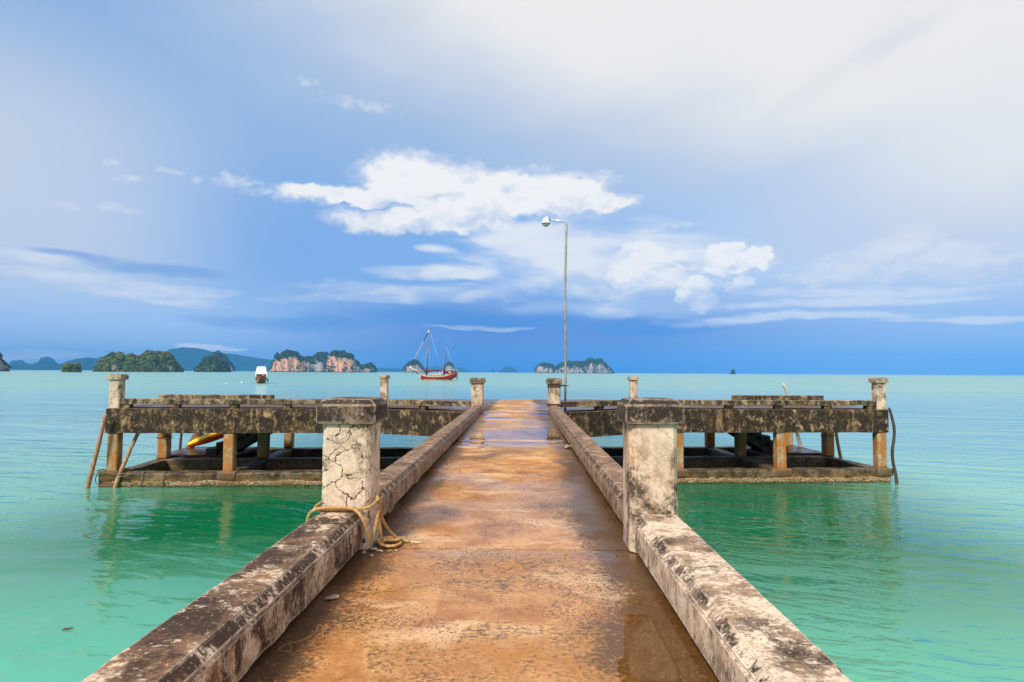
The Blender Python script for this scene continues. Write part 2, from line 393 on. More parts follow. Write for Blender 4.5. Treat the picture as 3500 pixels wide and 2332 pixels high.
M_SHAFT_CRACK = concrete('cracked_plaster', (0.72, 0.57, 0.44, 1), (0.52, 0.385, 0.265, 1), (0.07, 0.045, 0.030, 1), 0.32, 0.60, 1.6, 0.3, cracks=1.0, crack_scale=6.3, wear_halo=0.008, speck=0.25, rough=0.85)
M_SHAFT = concrete('plastered_concrete', (0.70, 0.55, 0.42, 1), (0.45, 0.32, 0.22, 1), (0.045, 0.030, 0.020, 1), 0.45, 0.60, 1.3, 0.35, cracks=0.25, crack_scale=6, wear_halo=0.008, warm=(0.40, 0.23, 0.11, 1), speck=0.3)
M_CAP = concrete('grimy_cap_concrete', (0.50, 0.37, 0.27, 1), (0.20, 0.135, 0.09, 1), (0.022, 0.015, 0.011, 1), 0.74, 0.34, 1.5, 0.6, wear_halo=0.014, speck=0.4)
M_POSTCAP = concrete('weathered_cap_concrete', (0.55, 0.43, 0.31, 1), (0.36, 0.26, 0.17, 1), (0.07, 0.045, 0.03, 1), 0.42, 0.45, 2.2, 0.3, wear_halo=0.014, speck=0.4)
M_PARA = concrete('parapet_concrete', (0.74, 0.57, 0.43, 1), (0.23, 0.11, 0.046, 1), (0.040, 0.019, 0.008, 1), 0.64, 0.50, 1.15, 0.6, wear_halo=0.013, top=(0.20, 0.088, 0.032, 1), rough=0.72, speck=0.6)
M_PARAP = concrete('pale_parapet_concrete', (0.76, 0.60, 0.46, 1), (0.27, 0.17, 0.105, 1), (0.034, 0.020, 0.012, 1), 0.46, 0.62, 1.2, 0.65, wear_halo=0.013, top=(0.30, 0.19, 0.115, 1), rough=0.75, speck=0.8)
M_PARAF = concrete('brown_parapet_concrete', (0.50, 0.33, 0.215, 1), (0.19, 0.10, 0.050, 1), (0.045, 0.024, 0.013, 1), 0.44, 0.42, 2.6, 0.5, wear_halo=0.012, top=(0.19, 0.102, 0.054, 1), rough=0.68, speck=0.6)
M_FASCIA = concrete('fascia_concrete', (0.50, 0.33, 0.18, 1), (0.14, 0.068, 0.022, 1), (0.014, 0.009, 0.005, 1), 0.86, 0.34, 1.3, 0.75, wear_halo=0.01, warm=(0.19, 0.085, 0.014, 1), speck=0.8)
M_COL = concrete('tidal_column_concrete', (0.52, 0.38, 0.23, 1), (0.29, 0.19, 0.105, 1), (0.045, 0.027, 0.015, 1), 0.38, 0.40, 1.4, 0.5, rust=((0.40, 0.155, 0.03, 1), 1.9, 0.42), wear_halo=0.006, speck=0.5)
M_LOW = concrete('tide_beam_concrete', (0.24, 0.18, 0.10, 1), (0.105, 0.072, 0.036, 1), (0.016, 0.012, 0.007, 1), 0.54, 0.34, 1.8, 0.4, rust=((0.24, 0.115, 0.022, 1), 0.45, 0.04), rough=0.55, speck=0.7)
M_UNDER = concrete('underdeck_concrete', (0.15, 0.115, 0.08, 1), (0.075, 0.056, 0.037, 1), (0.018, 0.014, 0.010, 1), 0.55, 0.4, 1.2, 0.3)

def deck_material():
    m, g, b = newmat('wet_walkway_concrete')
    p = g.pos(); x, y, z = g.xyz(p)
    wv = g.noise(p, 1.7, 5, 0.6, col=True)
    pw = g.v('ADD', p, g.v('MULTIPLY', g.v('SUBTRACT', wv, (.5, .5, .5)), (0.5, 0.5, 0)))
    big = g.noise(pw, 0.85, 6, 0.6); med = g.noise(g.v('ADD', pw, (7, 3, 1)), 3.4, 7, 0.66)
    streak = g.noise(g.v('MULTIPLY', pw, (0.9, 2.6, 1)), 1.0, 6, 0.62)
    fine = g.noise(g.v('MULTIPLY', p, (1, 1.3, 1)), 34, 5, 0.74); grain = g.noise(p, 62, 4, 0.75)
    col = g.mix(g.sm(med, 0.36, 0.64), (0.34, 0.135, 0.036, 1), (0.58, 0.30, 0.115, 1))
    col = g.mix(g.m('MULTIPLY', g.sm(g.m('ADD', streak, g.m('MULTIPLY', g.m('SUBTRACT', fine, .5), .12)), 0.52, 0.64), 0.8), col, (0.70, 0.455, 0.25, 1))
    col = g.mix(g.m('MULTIPLY', g.sm(big, 0.50, 0.62), 0.5), col, (0.52, 0.235, 0.05, 1))
    # silt and algae gathered along both parapets and in blotches, breaking up into single dark grains
    edge = g.m('MAXIMUM', g.sm(x, 0.25, 0.80), g.m('MULTIPLY', g.sm(x, -0.72, -1.10), 0.9))
    dm = g.m('ADD', g.m('MULTIPLY', edge, 0.27), g.m('ADD', g.m('MULTIPLY', big, 0.62), g.m('MULTIPLY', med, 0.38)))
    dm = g.m('ADD', dm, g.m('MULTIPLY', g.m('SUBTRACT', fine, 0.5), 0.6))
    col = g.mix(g.m('MULTIPLY', g.sm(dm, 0.50, 0.68), 0.92), col, (0.058, 0.027, 0.011, 1))
    dens = g.sm(g.noise(g.v('ADD', pw, (2, 9, 4)), 1.4, 5, 0.6), 0.35, 0.62, 0.62, 0.50)
    col = g.mix(g.m('MULTIPLY', g.sm(grain, dens, g.m('ADD', dens, 0.07)), 0.8), col, (0.060, 0.028, 0.012, 1))
    col = g.mix(g.m('MULTIPLY', g.sm(g.noise(g.v('ADD', p, (3, 1, 8)), 58, 3, 0.7), 0.61, 0.70), 0.28), col, (0.72, 0.50, 0.31, 1))
    # hairline cracks
    ce = g.vor(g.v('ADD', p, g.v('MULTIPLY', g.v('SUBTRACT', g.noise(p, 2.3, 6, 0.65, col=True), (.5, .5, .5)), (0.7, 0.7, 0))), 0.62)
    col = g.mix(g.m('MULTIPLY', g.m('SUBTRACT', 1.0, g.sm(ce, 0.0, 0.006)), 0.75), col, (0.03, 0.016, 0.008, 1))
    # standing water
    def ell(cx, cy, rx, ry):
        q = g.v('MULTIPLY', g.v('SUBTRACT', g.comb(x, y, 0), (cx, cy, 0)), (1/rx, 1/ry, 0))
        return g.m('SUBTRACT', 1.0, g.v('DOT_PRODUCT', q, q))
    pd = None
    for e in ((0.2, 10.8, 1.15, 1.35), (-0.75, 10.1, 0.6, 0.6), (0.62, 2.55, 0.42, 0.75), (-0.6, 14.6, 0.5, 0.35), (0.55, 15.8, 0.4, 0.5), (0.1, 4.05, 0.8, 0.12)):
        q = ell(*e); pd = q if pd is None else g.m('MAXIMUM', pd, q)
    pd = g.m('ADD', pd, g.m('ADD', g.m('MULTIPLY', g.m('SUBTRACT', streak, 0.5), 1.2), g.m('MULTIPLY', g.m('SUBTRACT', fine, 0.5), 0.35)))
    pud = g.sm(pd, 0.15, 0.32)
    damp = g.sm(pd, -0.7, 0.2)
    col = g.mix(g.m('MULTIPLY', damp, 0.42), col, g.mix(0.5, col, (0.16, 0.065, 0.010, 1)))
    wet = g.sm(g.noise(pw, 0.7, 5, 0.6), 0.38, 0.60)
    rr = g.sm(wet, 0, 1, 0.66, 0.22)
    rr = g.mix(damp, rr, 0.16)
    rr = g.m('ADD', g.m('MULTIPLY', g.m('SUBTRACT', fine, 0.5), 0.2), rr)
    rr = g.m('MAXIMUM', g.mix(pud, rr, 0.012), 0.012)
    g.put(b.inputs['Base Color'], col); g.put(b.inputs['Roughness'], rr)
    b.inputs['IOR'].default_value = 1.33
    h = g.m('ADD', g.m('MULTIPLY', fine, 0.5), g.m('ADD', g.m('MULTIPLY', grain, 0.35), g.m('MULTIPLY', med, 0.6)))
    h = g.m('MULTIPLY', h, g.m('SUBTRACT', 1.0, pud))
    g.put(b.inputs['Normal'], g.bump(h, g.sm(damp, 0, 1, 0.42, 0.12), 0.012))
    return m
M_DECK = deck_material()

def water_material():
    m, g, b = newmat('sea_water')
    p = g.pos(); x, y, z = g.xyz(p)
    d = g.v('LENGTH', g.comb(x, y, 0))
    # body colour: pale sandy shallows near the shore end, deep green round the pier head, milky turquoise in the bay
    big = g.noise(g.v('MULTIPLY', p, (0.05, 0.09, 1)), 1.0, 4, 0.5)
    dd = g.m('ADD', y, g.m('MULTIPLY', g.m('SUBTRACT', big, 0.5), 9))
    deep = g.mix(g.sm(dd, 5, 12.5), (0.10, 0.40, 0.285, 1), (0.003, 0.125, 0.050, 1))
    bay = g.mix(g.sm(dd, 17, 60), deep, (0.17, 0.375, 0.315, 1))
    side = g.sm(g.m('ABSOLUTE', g.m('ADD', x, g.m('MULTIPLY', g.m('SUBTRACT', big, .5), 5))), 7.5, 14)
    col = g.mix(side, bay, g.mix(g.sm(y, 8, 40), g.mix(g.sm(x, -2, 6), (0.075, 0.335, 0.235, 1), (0.15, 0.42, 0.30, 1)), (0.17, 0.375, 0.315, 1)))
    col = g.mix(g.m('MULTIPLY', g.sm(g.noise(g.v('MULTIPLY', p, (0.012, 0.05, 1)), 1.0, 5, 0.55), 0.5, 0.68), 0.25), col, (0.06, 0.25, 0.26, 1))
    g.put(b.inputs['Base Color'], col)
    # wavelets: crests run across the view and lean a little; finer and stronger on the right, calmer on the left
    rot = g.n('ShaderNodeVectorRotate', rotation_type='Z_AXIS'); g.put(rot.inputs['Vector'], p); rot.inputs['Angle'].default_value = radians(13)
    pr = rot.outputs[0]
    warp = g.v('ADD', pr, g.v('MULTIPLY', g.v('SUBTRACT', g.noise(pr, 0.35, 3, 0.5, col=True), (.5, .5, .5)), (2.0, 1.2, 0)))
    w1 = g.noise(g.v('MULTIPLY', warp, (0.55, 1.5, 1)), 1.0, 3, 0.5)
    w2 = g.noise(g.v('MULTIPLY', warp, (1.7, 4.6, 1)), 1.0, 3, 0.5)
    w3 = g.noise(g.v('MULTIPLY', warp, (5, 12, 1)), 1.0, 2, 0.5)
    wb = g.noise(g.v('MULTIPLY', pr, (0.10, 0.28, 1)), 1.0, 3, 0.5)
    rightside = g.sm(x, -2, 5)
    far = g.sm(d, 20, 160)
    h = g.m('ADD', g.m('MULTIPLY', w1, g.sm(rightside, 0, 1, 0.10, 0.11)), g.m('MULTIPLY', w2, g.sm(rightside, 0, 1, 0.024, 0.066)))
    h = g.m('ADD', h, g.m('MULTIPLY', w3, g.sm(rightside, 0, 1, 0.003, 0.009)))
    h = g.m('ADD', h, g.m('MULTIPLY', wb, g.m('MULTIPLY', far, 0.5)))
    slick = g.sm(g.noise(g.v('MULTIPLY', pr, (0.06, 0.2, 1)), 1.0, 4, 0.55), 0.36, 0.62, 0.35, 1.25)
    h = g.m('MULTIPLY', h, slick)
    g.put(b.inputs['Normal'], g.bump(h, g.sm(d, 10, 110, 0.72, 0.25), 1.0))
    b.inputs['IOR'].default_value = 1.36
    g.put(b.inputs['Roughness'], g.sm(d, 16, 160, 0.02, 0.26, kind='LINEAR'))
    return m
M_WATER = water_material()

def simple(name, col, rough=0.5, var=0.25, scale=8.0, metal=0.0, bump=0.1, col2=None, spec=0.5, stretch=(1, 1, 1), coat=0.0):
    m, g, b = newmat(name)
    tc = g.n('ShaderNodeTexCoord').outputs['Object']
    n = g.noise(g.v('MULTIPLY', tc, stretch), scale, 6, 0.62)
    c2 = col2 if col2 is not None else tuple(c*(1-var*1.6) for c in col[:3])
    c = g.mix(g.sm(n, 0.35, 0.65), c2, col)
    g.put(b.inputs['Base Color'], c); g.put(b.inputs['Roughness'], g.sm(n, 0.3, 0.7, max(0.03, rough-0.1), min(1, rough+0.1)))
    b.inputs['Metallic'].default_value = metal; b.inputs['Specular IOR Level'].default_value = spec
    if coat: b.inputs['Coat Weight'].default_value = coat
    if bump: g.put(b.inputs['Normal'], g.bump(n, bump, 0.02))
    return m
M_ROPE = simple('tan_rope', (0.56, 0.33, 0.13), 0.85, 0.25, 40)
M_FRAY = simple('frayed_rope_end', (0.82, 0.66, 0.42), 0.9, 0.2, 60)
M_OLDROPE = simple('old_rope', (0.24, 0.17, 0.075), 0.9, 0.35, 30)
M_WOOD = simple('weathered_pole_wood', (0.50, 0.31, 0.18), 0.75, 0.3, 5, stretch=(6, 6, 0.7), bump=0.3, col2=(0.24, 0.12, 0.06))
M_WOODRED = simple('reddish_pole_wood', (0.52, 0.27, 0.16), 0.7, 0.3, 5, stretch=(6, 6, 0.7), bump=0.3, col2=(0.25, 0.10, 0.05))
M_WOODDK = simple('dark_wet_wood', (0.075, 0.05, 0.035), 0.6, 0.3, 6, stretch=(5, 5, 0.7), bump=0.3)
M_WOODPALE = simple('bleached_wood', (0.58, 0.52, 0.45), 0.75, 0.25, 6, stretch=(5, 5, 0.7), bump=0.2)
M_PLANK = simple('old_plank_wood', (0.34, 0.18, 0.08), 0.7, 0.4, 5, stretch=(4, 1, 4), bump=0.3)
M_STEEL = simple('galvanised_steel', (0.40, 0.40, 0.36), 0.5, 0.3, 5, 0.35, 0.1, stretch=(4, 4, 1), col2=(0.23, 0.21, 0.17))
M_ARM = simple('bright_galvanised_arm', (0.62, 0.66, 0.70), 0.35, 0.15, 8, 0.5)
M_RUST = simple('rusted_band_iron', (0.085, 0.034, 0.022), 0.8, 0.3, 20)
M_BLACK = simple('black_rubber', (0.018, 0.018, 0.02), 0.5, 0.2, 10)
M_WHITE = simple('white_paint', (0.82, 0.82, 0.80), 0.45, 0.06, 4)
M_LAMPGLASS = simple('lamp_glass', (0.62, 0.64, 0.60), 0.12, 0.2, 12, spec=0.8)
M_YELLOW = simple('yellow_plastic', (0.98, 0.70, 0.01), 0.32, 0.05, 3, bump=0)
M_ORANGE = simple('orange_plastic', (0.90, 0.16, 0.01), 0.32, 0.05, 3, bump=0)
M_RED = simple('dark_red_hull_paint', (0.30, 0.012, 0.016), 0.35, 0.2, 2)
M_REDDK = simple('dark_red_canvas', (0.16, 0.015, 0.02), 0.7, 0.2, 2)
M_HULLBR = simple('varnished_brown_hull', (0.20, 0.058, 0.02), 0.4, 0.3, 2)
M_CREAMP = simple('cream_paint', (0.80, 0.62, 0.40), 0.5, 0.1, 2)
M_PINK = simple('salmon_cabin_paint', (0.75, 0.36, 0.25), 0.5, 0.1, 2)
M_NAVY = simple('furled_sail_navy', (0.015, 0.06, 0.12), 0.7, 0.1, 3)
M_MAST = simple('dark_varnished_mast', (0.10, 0.06, 0.055), 0.45, 0.2, 2)
M_WIRE = simple('rigging_wire', (0.55, 0.60, 0.66), 0.5, 0.1, 3)
M_WINDOW = simple('dark_window_glass', (0.02, 0.025, 0.03), 0.08, 0.1, 2, bump=0)
M_LEAF = simple('dead_leaf', (0.16, 0.08, 0.03), 0.7, 0.3, 20)
M_STONE = simple('broken_concrete_chip', (0.46, 0.34, 0.23), 0.85, 0.35, 25)

# ------------------------------------------------------------------ the sea
bm = bmesh.new()
R = 9400
vs = [bm.verts.new(p) for p in ((-R, -1900, 0), (R, -1900, 0), (R, 10400, 0), (-R, 10400, 0))]; bm.faces.new(vs)
link('water', bm, M_WATER, kind='structure', label='green and turquoise sea stretching to the horizon', category=None) if False else \
    tag(link('water', bm, M_WATER), 'green and turquoise sea stretching to the horizon', kind='structure')

# ------------------------------------------------------------------ islands and far hills
def island_mat(name, green, green2, rock, rock2, rock_amt, gs):
    m, g, b = newmat(name)
    p = g.pos(); nx, ny, nz = g.xyz(g.nrm())
    n = g.noise(p, 0.035*gs, 6, 0.62); n2 = g.noise(g.v('ADD', p, (50, 20, 9)), 0.14*gs, 5, 0.65)
    st = g.noise(g.v('MULTIPLY', p, (0.16*gs, 0.16*gs, 0.018*gs)), 1.0, 6, 0.65)
    gc = g.mix(g.sm(n2, 0.38, 0.62), green, green2)
    rc = g.mix(g.sm(st, 0.44, 0.58), rock, rock2)
    rc = g.mix(g.m('MULTIPLY', g.sm(g.noise(p, 0.3*gs, 4, .7), .55, .65), .7), rc, green)
    steep = g.sm(nz, 0.55, 0.18)
    th = 0.5+(0.5-rock_amt)*0.4
    mask = g.m('MULTIPLY', steep, g.sm(g.m('ADD', g.m('MULTIPLY', n, .6), g.m('MULTIPLY', st, .4)), th-0.05, th+0.04))
    ic = g.mix(mask, gc, rc)
    ic = g.mix(g.m('MULTIPLY', g.sm(g.m('ADD', g.xyz(p)[2], g.m('MULTIPLY', n2, 2)), 5.0, 2.6), 0.85), ic, (0.03, 0.028, 0.025, 1))  # dark waterline band: wet rock, plus the undercut's shade put into the colour
    g.put(b.inputs['Base Color'], ic); b.inputs['Roughness'].default_value = 0.95
    b.inputs['Specular IOR Level'].default_value = 0.1
    g.put(b.inputs['Normal'], g.bump(n2, 0.8, 6.0))
    return m
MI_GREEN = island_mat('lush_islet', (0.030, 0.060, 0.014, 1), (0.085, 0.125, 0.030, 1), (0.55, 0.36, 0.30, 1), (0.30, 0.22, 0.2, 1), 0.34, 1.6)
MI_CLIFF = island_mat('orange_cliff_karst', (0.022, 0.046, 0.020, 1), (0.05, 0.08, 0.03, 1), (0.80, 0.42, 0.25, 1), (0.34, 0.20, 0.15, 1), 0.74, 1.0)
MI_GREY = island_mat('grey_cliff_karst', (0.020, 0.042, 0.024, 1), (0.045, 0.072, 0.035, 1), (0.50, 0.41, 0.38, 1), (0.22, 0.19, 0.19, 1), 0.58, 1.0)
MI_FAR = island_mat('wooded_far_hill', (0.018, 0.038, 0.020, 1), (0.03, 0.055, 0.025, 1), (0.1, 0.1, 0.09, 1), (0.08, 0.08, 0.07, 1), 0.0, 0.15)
MI_LEAVES = {}
def leafmat(name, a, b_):
    m, g, b = newmat(name)
    n = g.noise(g.pos(), 0.12, 4, 0.6); g.put(b.inputs['Base Color'], g.mix(g.sm(n, .35, .65), a, b_)); b.inputs['Roughness'].default_value = 0.9
    b.inputs['Specular IOR Level'].default_value = 0.15
    return m
ML_BRIGHT = leafmat('bright_canopy', (0.030, 0.052, 0.010, 1), (0.12, 0.145, 0.028, 1))
ML_DARK = leafmat('dark_canopy', (0.018, 0.040, 0.018, 1), (0.048, 0.075, 0.030, 1))

_b = bmesh.new(); bmesh.ops.create_icosphere(_b, subdivisions=1, radius=1.0); _b.verts.index_update()
ICO_V = [tuple(v.co) for v in _b.verts]; ICO_F = [tuple(v.index for v in f.verts) for f in _b.faces]; _b.free()
def island(az, dist, prof, mat, label, depth=0.6, rugged=1.0, steep=0.28, veg=900, vmat=None, vsize=3.0, vlim=0.30, seed=1, name='island'):
    a = radians(az); dv = Vector((sin(a), cos(a), 0)); rv = Vector((cos(a), -sin(a), 0))
    c = dv*dist
    u_min, u_max = prof[0][0], prof[-1][0]; wid = u_max-u_min; H = max(p[1] for p in prof)
    def hh(u):
        for (ua, ha), (ub, hb) in zip(prof, prof[1:]):
            if ua <= u <= ub:
                t = (u-ua)/(ub-ua+1e-9); return ha+(hb-ha)*t
        return 0
    NU, NV = max(40, min(150, len(prof)*10)), 26
    cell = wid/NU
    bm = bmesh.new(); grid = []
    off = Vector((seed*17.3, seed*5.9, seed*31.1))
    fr = 1.0/max(8.0, H*0.35)
    for i in range(NU+1):
        u = u_min+wid*i/NU
        h = hh(u); e = max(0.0, 1-((u-(u_min+u_max)/2)/(wid/2))**2)
        half = wid*depth*0.5*(0.18+0.82*sqrt(e))
        row = []
        for j in range(NV+1):
            v = -1+2*j/NV
            s = max(0.0, 1-abs(v)**2.6)**steep
            q = rv*u+dv*(v*half)+Vector((0, 0, 0))
            nz = noise.fractal(Vector((q.x, q.y, 0))*fr*1.2+off, 0.9, 2.0, 4)
            ridge = noise.noise(Vector((u*fr*2.2, v*half*fr*1.5, seed)))
            z = h*s*(1-0.10*rugged*max(0, abs(v)-0.15)+0.16*rugged*nz*(abs(v) > 0.02))+ridge*h*0.05*rugged
            push = noise.noise_vector(Vector((q.x*fr*1.6, q.y*fr*1.6, z*fr*1.2))+off)*min(wid*0.03, H*0.12)*rugged
            if j in (0, NV) or i in (0, NU): z = -2.0
            P = c+q+Vector((push.x, push.y, 0 if abs(v) < 0.1 else push.z*0.5)); P.z = max(-2.0, z)
            row.append(bm.verts.new(P))
        grid.append(row)
    for i in range(NU):
        for j in range(NV):
            try: bm.faces.new((grid[i][j], grid[i+1][j], grid[i+1][j+1], grid[i][j+1]))
            except ValueError: pass
    bmesh.ops.recalc_face_normals(bm, faces=bm.faces)
    bm.faces.ensure_lookup_table(); bm.normal_update()
    if sum(f.normal.z for f in bm.faces) < 0: bmesh.ops.reverse_faces(bm, faces=bm.faces); bm.normal_update()
    VV, FF = [], []
    if veg:
        rnd = random.Random(seed)
        faces = [f for f in bm.faces if f.normal.dot(dv) < 0.5 and f.calc_center_median().z > 1.0]
        wts = []
        for f in faces:
            cc = f.calc_center_median()
            steepf = f.normal.z < vlim
            k = f.calc_area()*((0.25 if noise.noise(cc*0.045+off) > 0.18 else 0.012) if steepf else 1.0)
            wts.append(k)
        pick = rnd.choices(faces, wts, k=veg)
        for f in pick:
            vv = f.verts; t1, t2 = rnd.random(), rnd.random()
            if t1+t2 > 1: t1, t2 = 1-t1, 1-t2
            p = vv[0].co*(1-t1-t2)+vv[1].co*t1+vv[2].co*t2
            s = vsize*(0.55+rnd.random()*0.9)
            b0 = len(VV); a = rnd.random()*6.28; ca, sa = cos(a), sin(a)
            for (x, y, z) in ICO_V:
                j1, j2, j3 = rnd.uniform(-.28, .28), rnd.uniform(-.28, .28), rnd.uniform(-.28, .28)
                VV.append((p.x+s*(x*ca-y*sa+j1), p.y+s*(x*sa+y*ca+j2), p.z+s*(0.25+z*0.8+j3)))
            FF.extend((i+b0, j+b0, k+b0) for i, j, k in ICO_F)
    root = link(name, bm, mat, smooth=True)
    root['kind'] = 'structure'; root['label'] = label
    if veg:
        me = bpy.data.meshes.new('tree_cover'); me.from_pydata(VV, [], FF); me.update()
        tag(link('tree_cover', me, vmat or ML_DARK, root), kind='stuff')
    return root
island(-43.01, 1500, [(-70, 3), (-55, 30), (-25, 40), (7, 41), (25, 32), (29, 21), (35, 14), (41, 3)], MI_GREY, 'steep rocky headland cut by the picture edge on the far left', 0.9, 1.0, 0.25, 500, ML_DARK, 2.4, seed=3)
island(-39.93, 9500, [(-294, 3), (-261, 81), (-229, 111), (-138, 119), (-109, 83), (-46, 70), (10, 100), (37, 156), (94, 168), (147, 154), (191, 95), (307, 3)], MI_FAR, 'pale blue flat-topped twin hills on the far left horizon', 0.8, 0.5, 0.3, 0, seed=4, name='hill')
island(-36.92, 8000, [(-658, 3), (-601, 45), (-459, 50), (-400, 72), (-327, 86), (-227, 62), (-115, 115), (14, 143), (94, 128), (133, 148), (283, 135), (509, 91), (745, 3)], MI_FAR, 'long low blue ridge behind the smallest green islet', 0.5, 0.5, 0.4, 0, seed=5, name='hill')
island(-37.82, 1100, [(-11.5, 2), (-10, 9), (-5, 12), (4, 13), (10, 11), (11.5, 2)], MI_GREEN, 'tiny round green islet left of the large green island', 0.9, 0.8, 0.3, 420, ML_BRIGHT, 1.3, 0.0, seed=6)
island(-33.36, 1500, [(-78, 2), (-75, 15), (-68, 26), (-51, 35), (-38, 39), (-27, 33), (-14, 35), (-1, 31), (7, 37), (15, 44), (23, 46), (37, 39), (40, 42), (56, 41), (62, 30), (71, 18), (84, 2)], MI_GREEN, 'large green wooded island with two bare cliffs on its right end', 0.7, 1.0, 0.36, 2600, ML_BRIGHT, 2.3, 0.12, seed=7)
island(-20.96, 9000, [(-2128, 3), (-1899, 144), (-1663, 254), (-1560, 299), (-1473, 308), (-1242, 297), (-1097, 255), (-840, 231), (-614, 193), (-346, 159), (7, 113), (535, 67), (1172, 59), (1570, 44), (1934, 73), (2166, 94), (2403, 68), (2572, 3)], MI_FAR, 'long blue mountain with a white cloud on its summit', 0.35, 0.4, 0.5, 0, seed=8, name='hill')
island(-27.94, 1700, [(-40, 2), (-37, 12), (-28, 20), (-19, 36), (-9, 38), (15, 35), (32, 24), (41, 2)], MI_GREEN, 'green islet with a low hump left of the white-roofed boat', 0.8, 1.0, 0.38, 1100, ML_DARK, 2.0, 0.1, seed=9)
island(-27.37, 3000, [(-62, 3), (-44, 64), (-30, 83), (-10, 88), (14, 79), (33, 54), (52, 27), (63, 3)], MI_GREY, 'grey-blue dome standing behind the humped green islet', 0.8, 0.8, 0.36, 500, ML_DARK, 4.0, seed=10)
island(-21.84, 2200, [(-60, 3), (-50, 20), (-42, 53), (-23, 60), (-9, 71), (5, 75), (25, 69), (45, 52), (55, 44), (61, 3)], MI_CLIFF, 'leftmost orange-cliffed karst island right of the white-roofed boat', 0.7, 1.0, 0.2, 800, ML_DARK, 3.0, 0.42, seed=11)
island(-19.37, 2500, [(-62, 3), (-51, 38), (-40, 59), (-12, 56), (4, 70), (21, 79), (44, 72), (63, 3)], MI_GREY, 'darker wooded saddle between the two orange-cliffed karst islands', 0.6, 1.0, 0.3, 900, ML_DARK, 3.2, 0.3, seed=12)
island(-17.13, 2200, [(-51, 3), (-48, 40), (-43, 64), (-23, 75), (3, 73), (28, 68), (44, 51), (52, 3)], MI_CLIFF, 'broad flat-topped karst island with one wide orange cliff', 0.75, 0.9, 0.16, 800, ML_DARK, 3.0, 0.45, seed=13)
island(-15.00, 2400, [(-47, 3), (-38, 46), (-28, 45), (-17, 29), (-7, 28), (4, 32), (18, 33), (27, 36), (42, 20), (47, 3)], MI_GREY, 'low knobbly island trailing off right of the broad orange cliff', 0.6, 1.0, 0.3, 500, ML_DARK, 2.8, 0.3, seed=14)
island(-10.40, 2800, [(-53, 3), (-44, 25), (-26, 46), (-6, 57), (14, 55), (35, 37), (53, 3)], MI_GREY, 'dome-shaped islet behind the bow of the red sailing boat', 0.8, 0.8, 0.3, 500, ML_DARK, 3.2, 0.35, seed=15)
island(-6.99, 3000, [(-27, 3), (-22, 28), (-12, 48), (3, 52), (18, 43), (27, 3)], MI_GREY, 'small steep dome behind the stern of the red sailing boat', 0.8, 0.8, 0.25, 300, ML_DARK, 3.2, 0.35, seed=16)
island(-1.23, 8500, [(-150, 3), (-96, 45), (-45, 83), (10, 92), (61, 75), (150, 3)], MI_FAR, 'lone blue cone on the horizon between the two inner posts', 0.8, 0.6, 0.4, 0, seed=17, name='hill')
island(-2.73, 8500, [(-27, 3), (-17, 44), (12, 48), (27, 3)], MI_FAR, 'tiny blue stack left of the lone blue cone', 0.8, 0.6, 0.3, 0, seed=18, name='hill')
island(5.18, 3000, [(-203, 3), (-193, 26), (-180, 41), (-160, 51), (-123, 45), (-93, 27), (-81, 39), (-56, 54), (-4, 57), (48, 54), (63, 66), (92, 74), (117, 66), (137, 71), (151, 47), (156, 55), (163, 43), (180, 25), (200, 3)], MI_GREY, 'long grey karst island behind the lamp post', 0.4, 1.0, 0.26, 1500, ML_DARK, 3.6, 0.4, seed=19)
island(19.77, 3000, [(-12, 2), (-7, 17), (-1, 22), (3, 26), (6, 16), (10, 26), (12, 2)], MI_FAR, 'tiny forked rock alone on the right horizon', 0.7, 0.6, 0.25, 0, seed=20)

# ------------------------------------------------------------------ walkway
def dz(y): return 2.12+0.0098*y
walk = empty('walkway', (0, 0, 0), kind='structure', label='wet orange-brown concrete walkway leading out to the pier head')
joints = [-1.9, 1.1, 4.19, 7.18, 10.1, 12.66, 16.0]
for i, (ya, yb) in enumerate(zip(joints, joints[1:])):
    bm = bmesh.new(); w0, w1, t = -1.37, 1.07, 0.2
    ya2, yb2 = ya+0.007, yb-0.007
    ny = int((yb-ya)/0.15)
    xs = [w0+(w1-w0)*k/14 for k in range(15)]
    top = [[bm.verts.new((x, ya2+(yb2-ya2)*j/ny, dz(ya2+(yb2-ya2)*j/ny)+noise.noise(Vector((x*1.1, ya2+(yb2-ya2)*j/ny, i*3)))*0.003-(0.006 if j in (0, ny) else 0))) for x in xs] for j in range(ny+1)]
    bot = [[bm.verts.new((x, ya2+(yb2-ya2)*j/ny, dz(ya2)-t)) for x in (w0, w1)] for j in (0, ny)]
    for j in range(ny):
        for k in range(14): bm.faces.new((top[j][k], top[j][k+1], top[j+1][k+1], top[j+1][k]))
    b00, b01, b10, b11 = bot[0][0], bot[0][1], bot[1][0], bot[1][1]
    bm.faces.new([b00, b01]+list(reversed(top[0]))); bm.faces.new([b11, b10]+top[-1])
    bm.faces.new([b10, b00]+[top[j][0] for j in range(ny+1)]); bm.faces.new([b01, b11]+[top[j][-1] for j in range(ny, -1, -1)])
    bm.faces.new((b00, b10, b11, b01))
    bmesh.ops.recalc_face_normals(bm, faces=bm.faces)
    link('deck_slab', bm, M_DECK, walk)
for x0 in (-1.25, 0.65):
    link('girder', wblock(x0, x0+0.3, -1.8, 16.0, 1.35, 1.90, amp=0.004, step=0.8), M_FASCIA, walk)
for y in (1.1, 7.18, 12.66):
    for x0 in (-1.25, 0.65):
        link('pile', wblock(x0, x0+0.3, y-.15, y+.15, -1.2, 1.35, step=0.4), M_COL, walk)

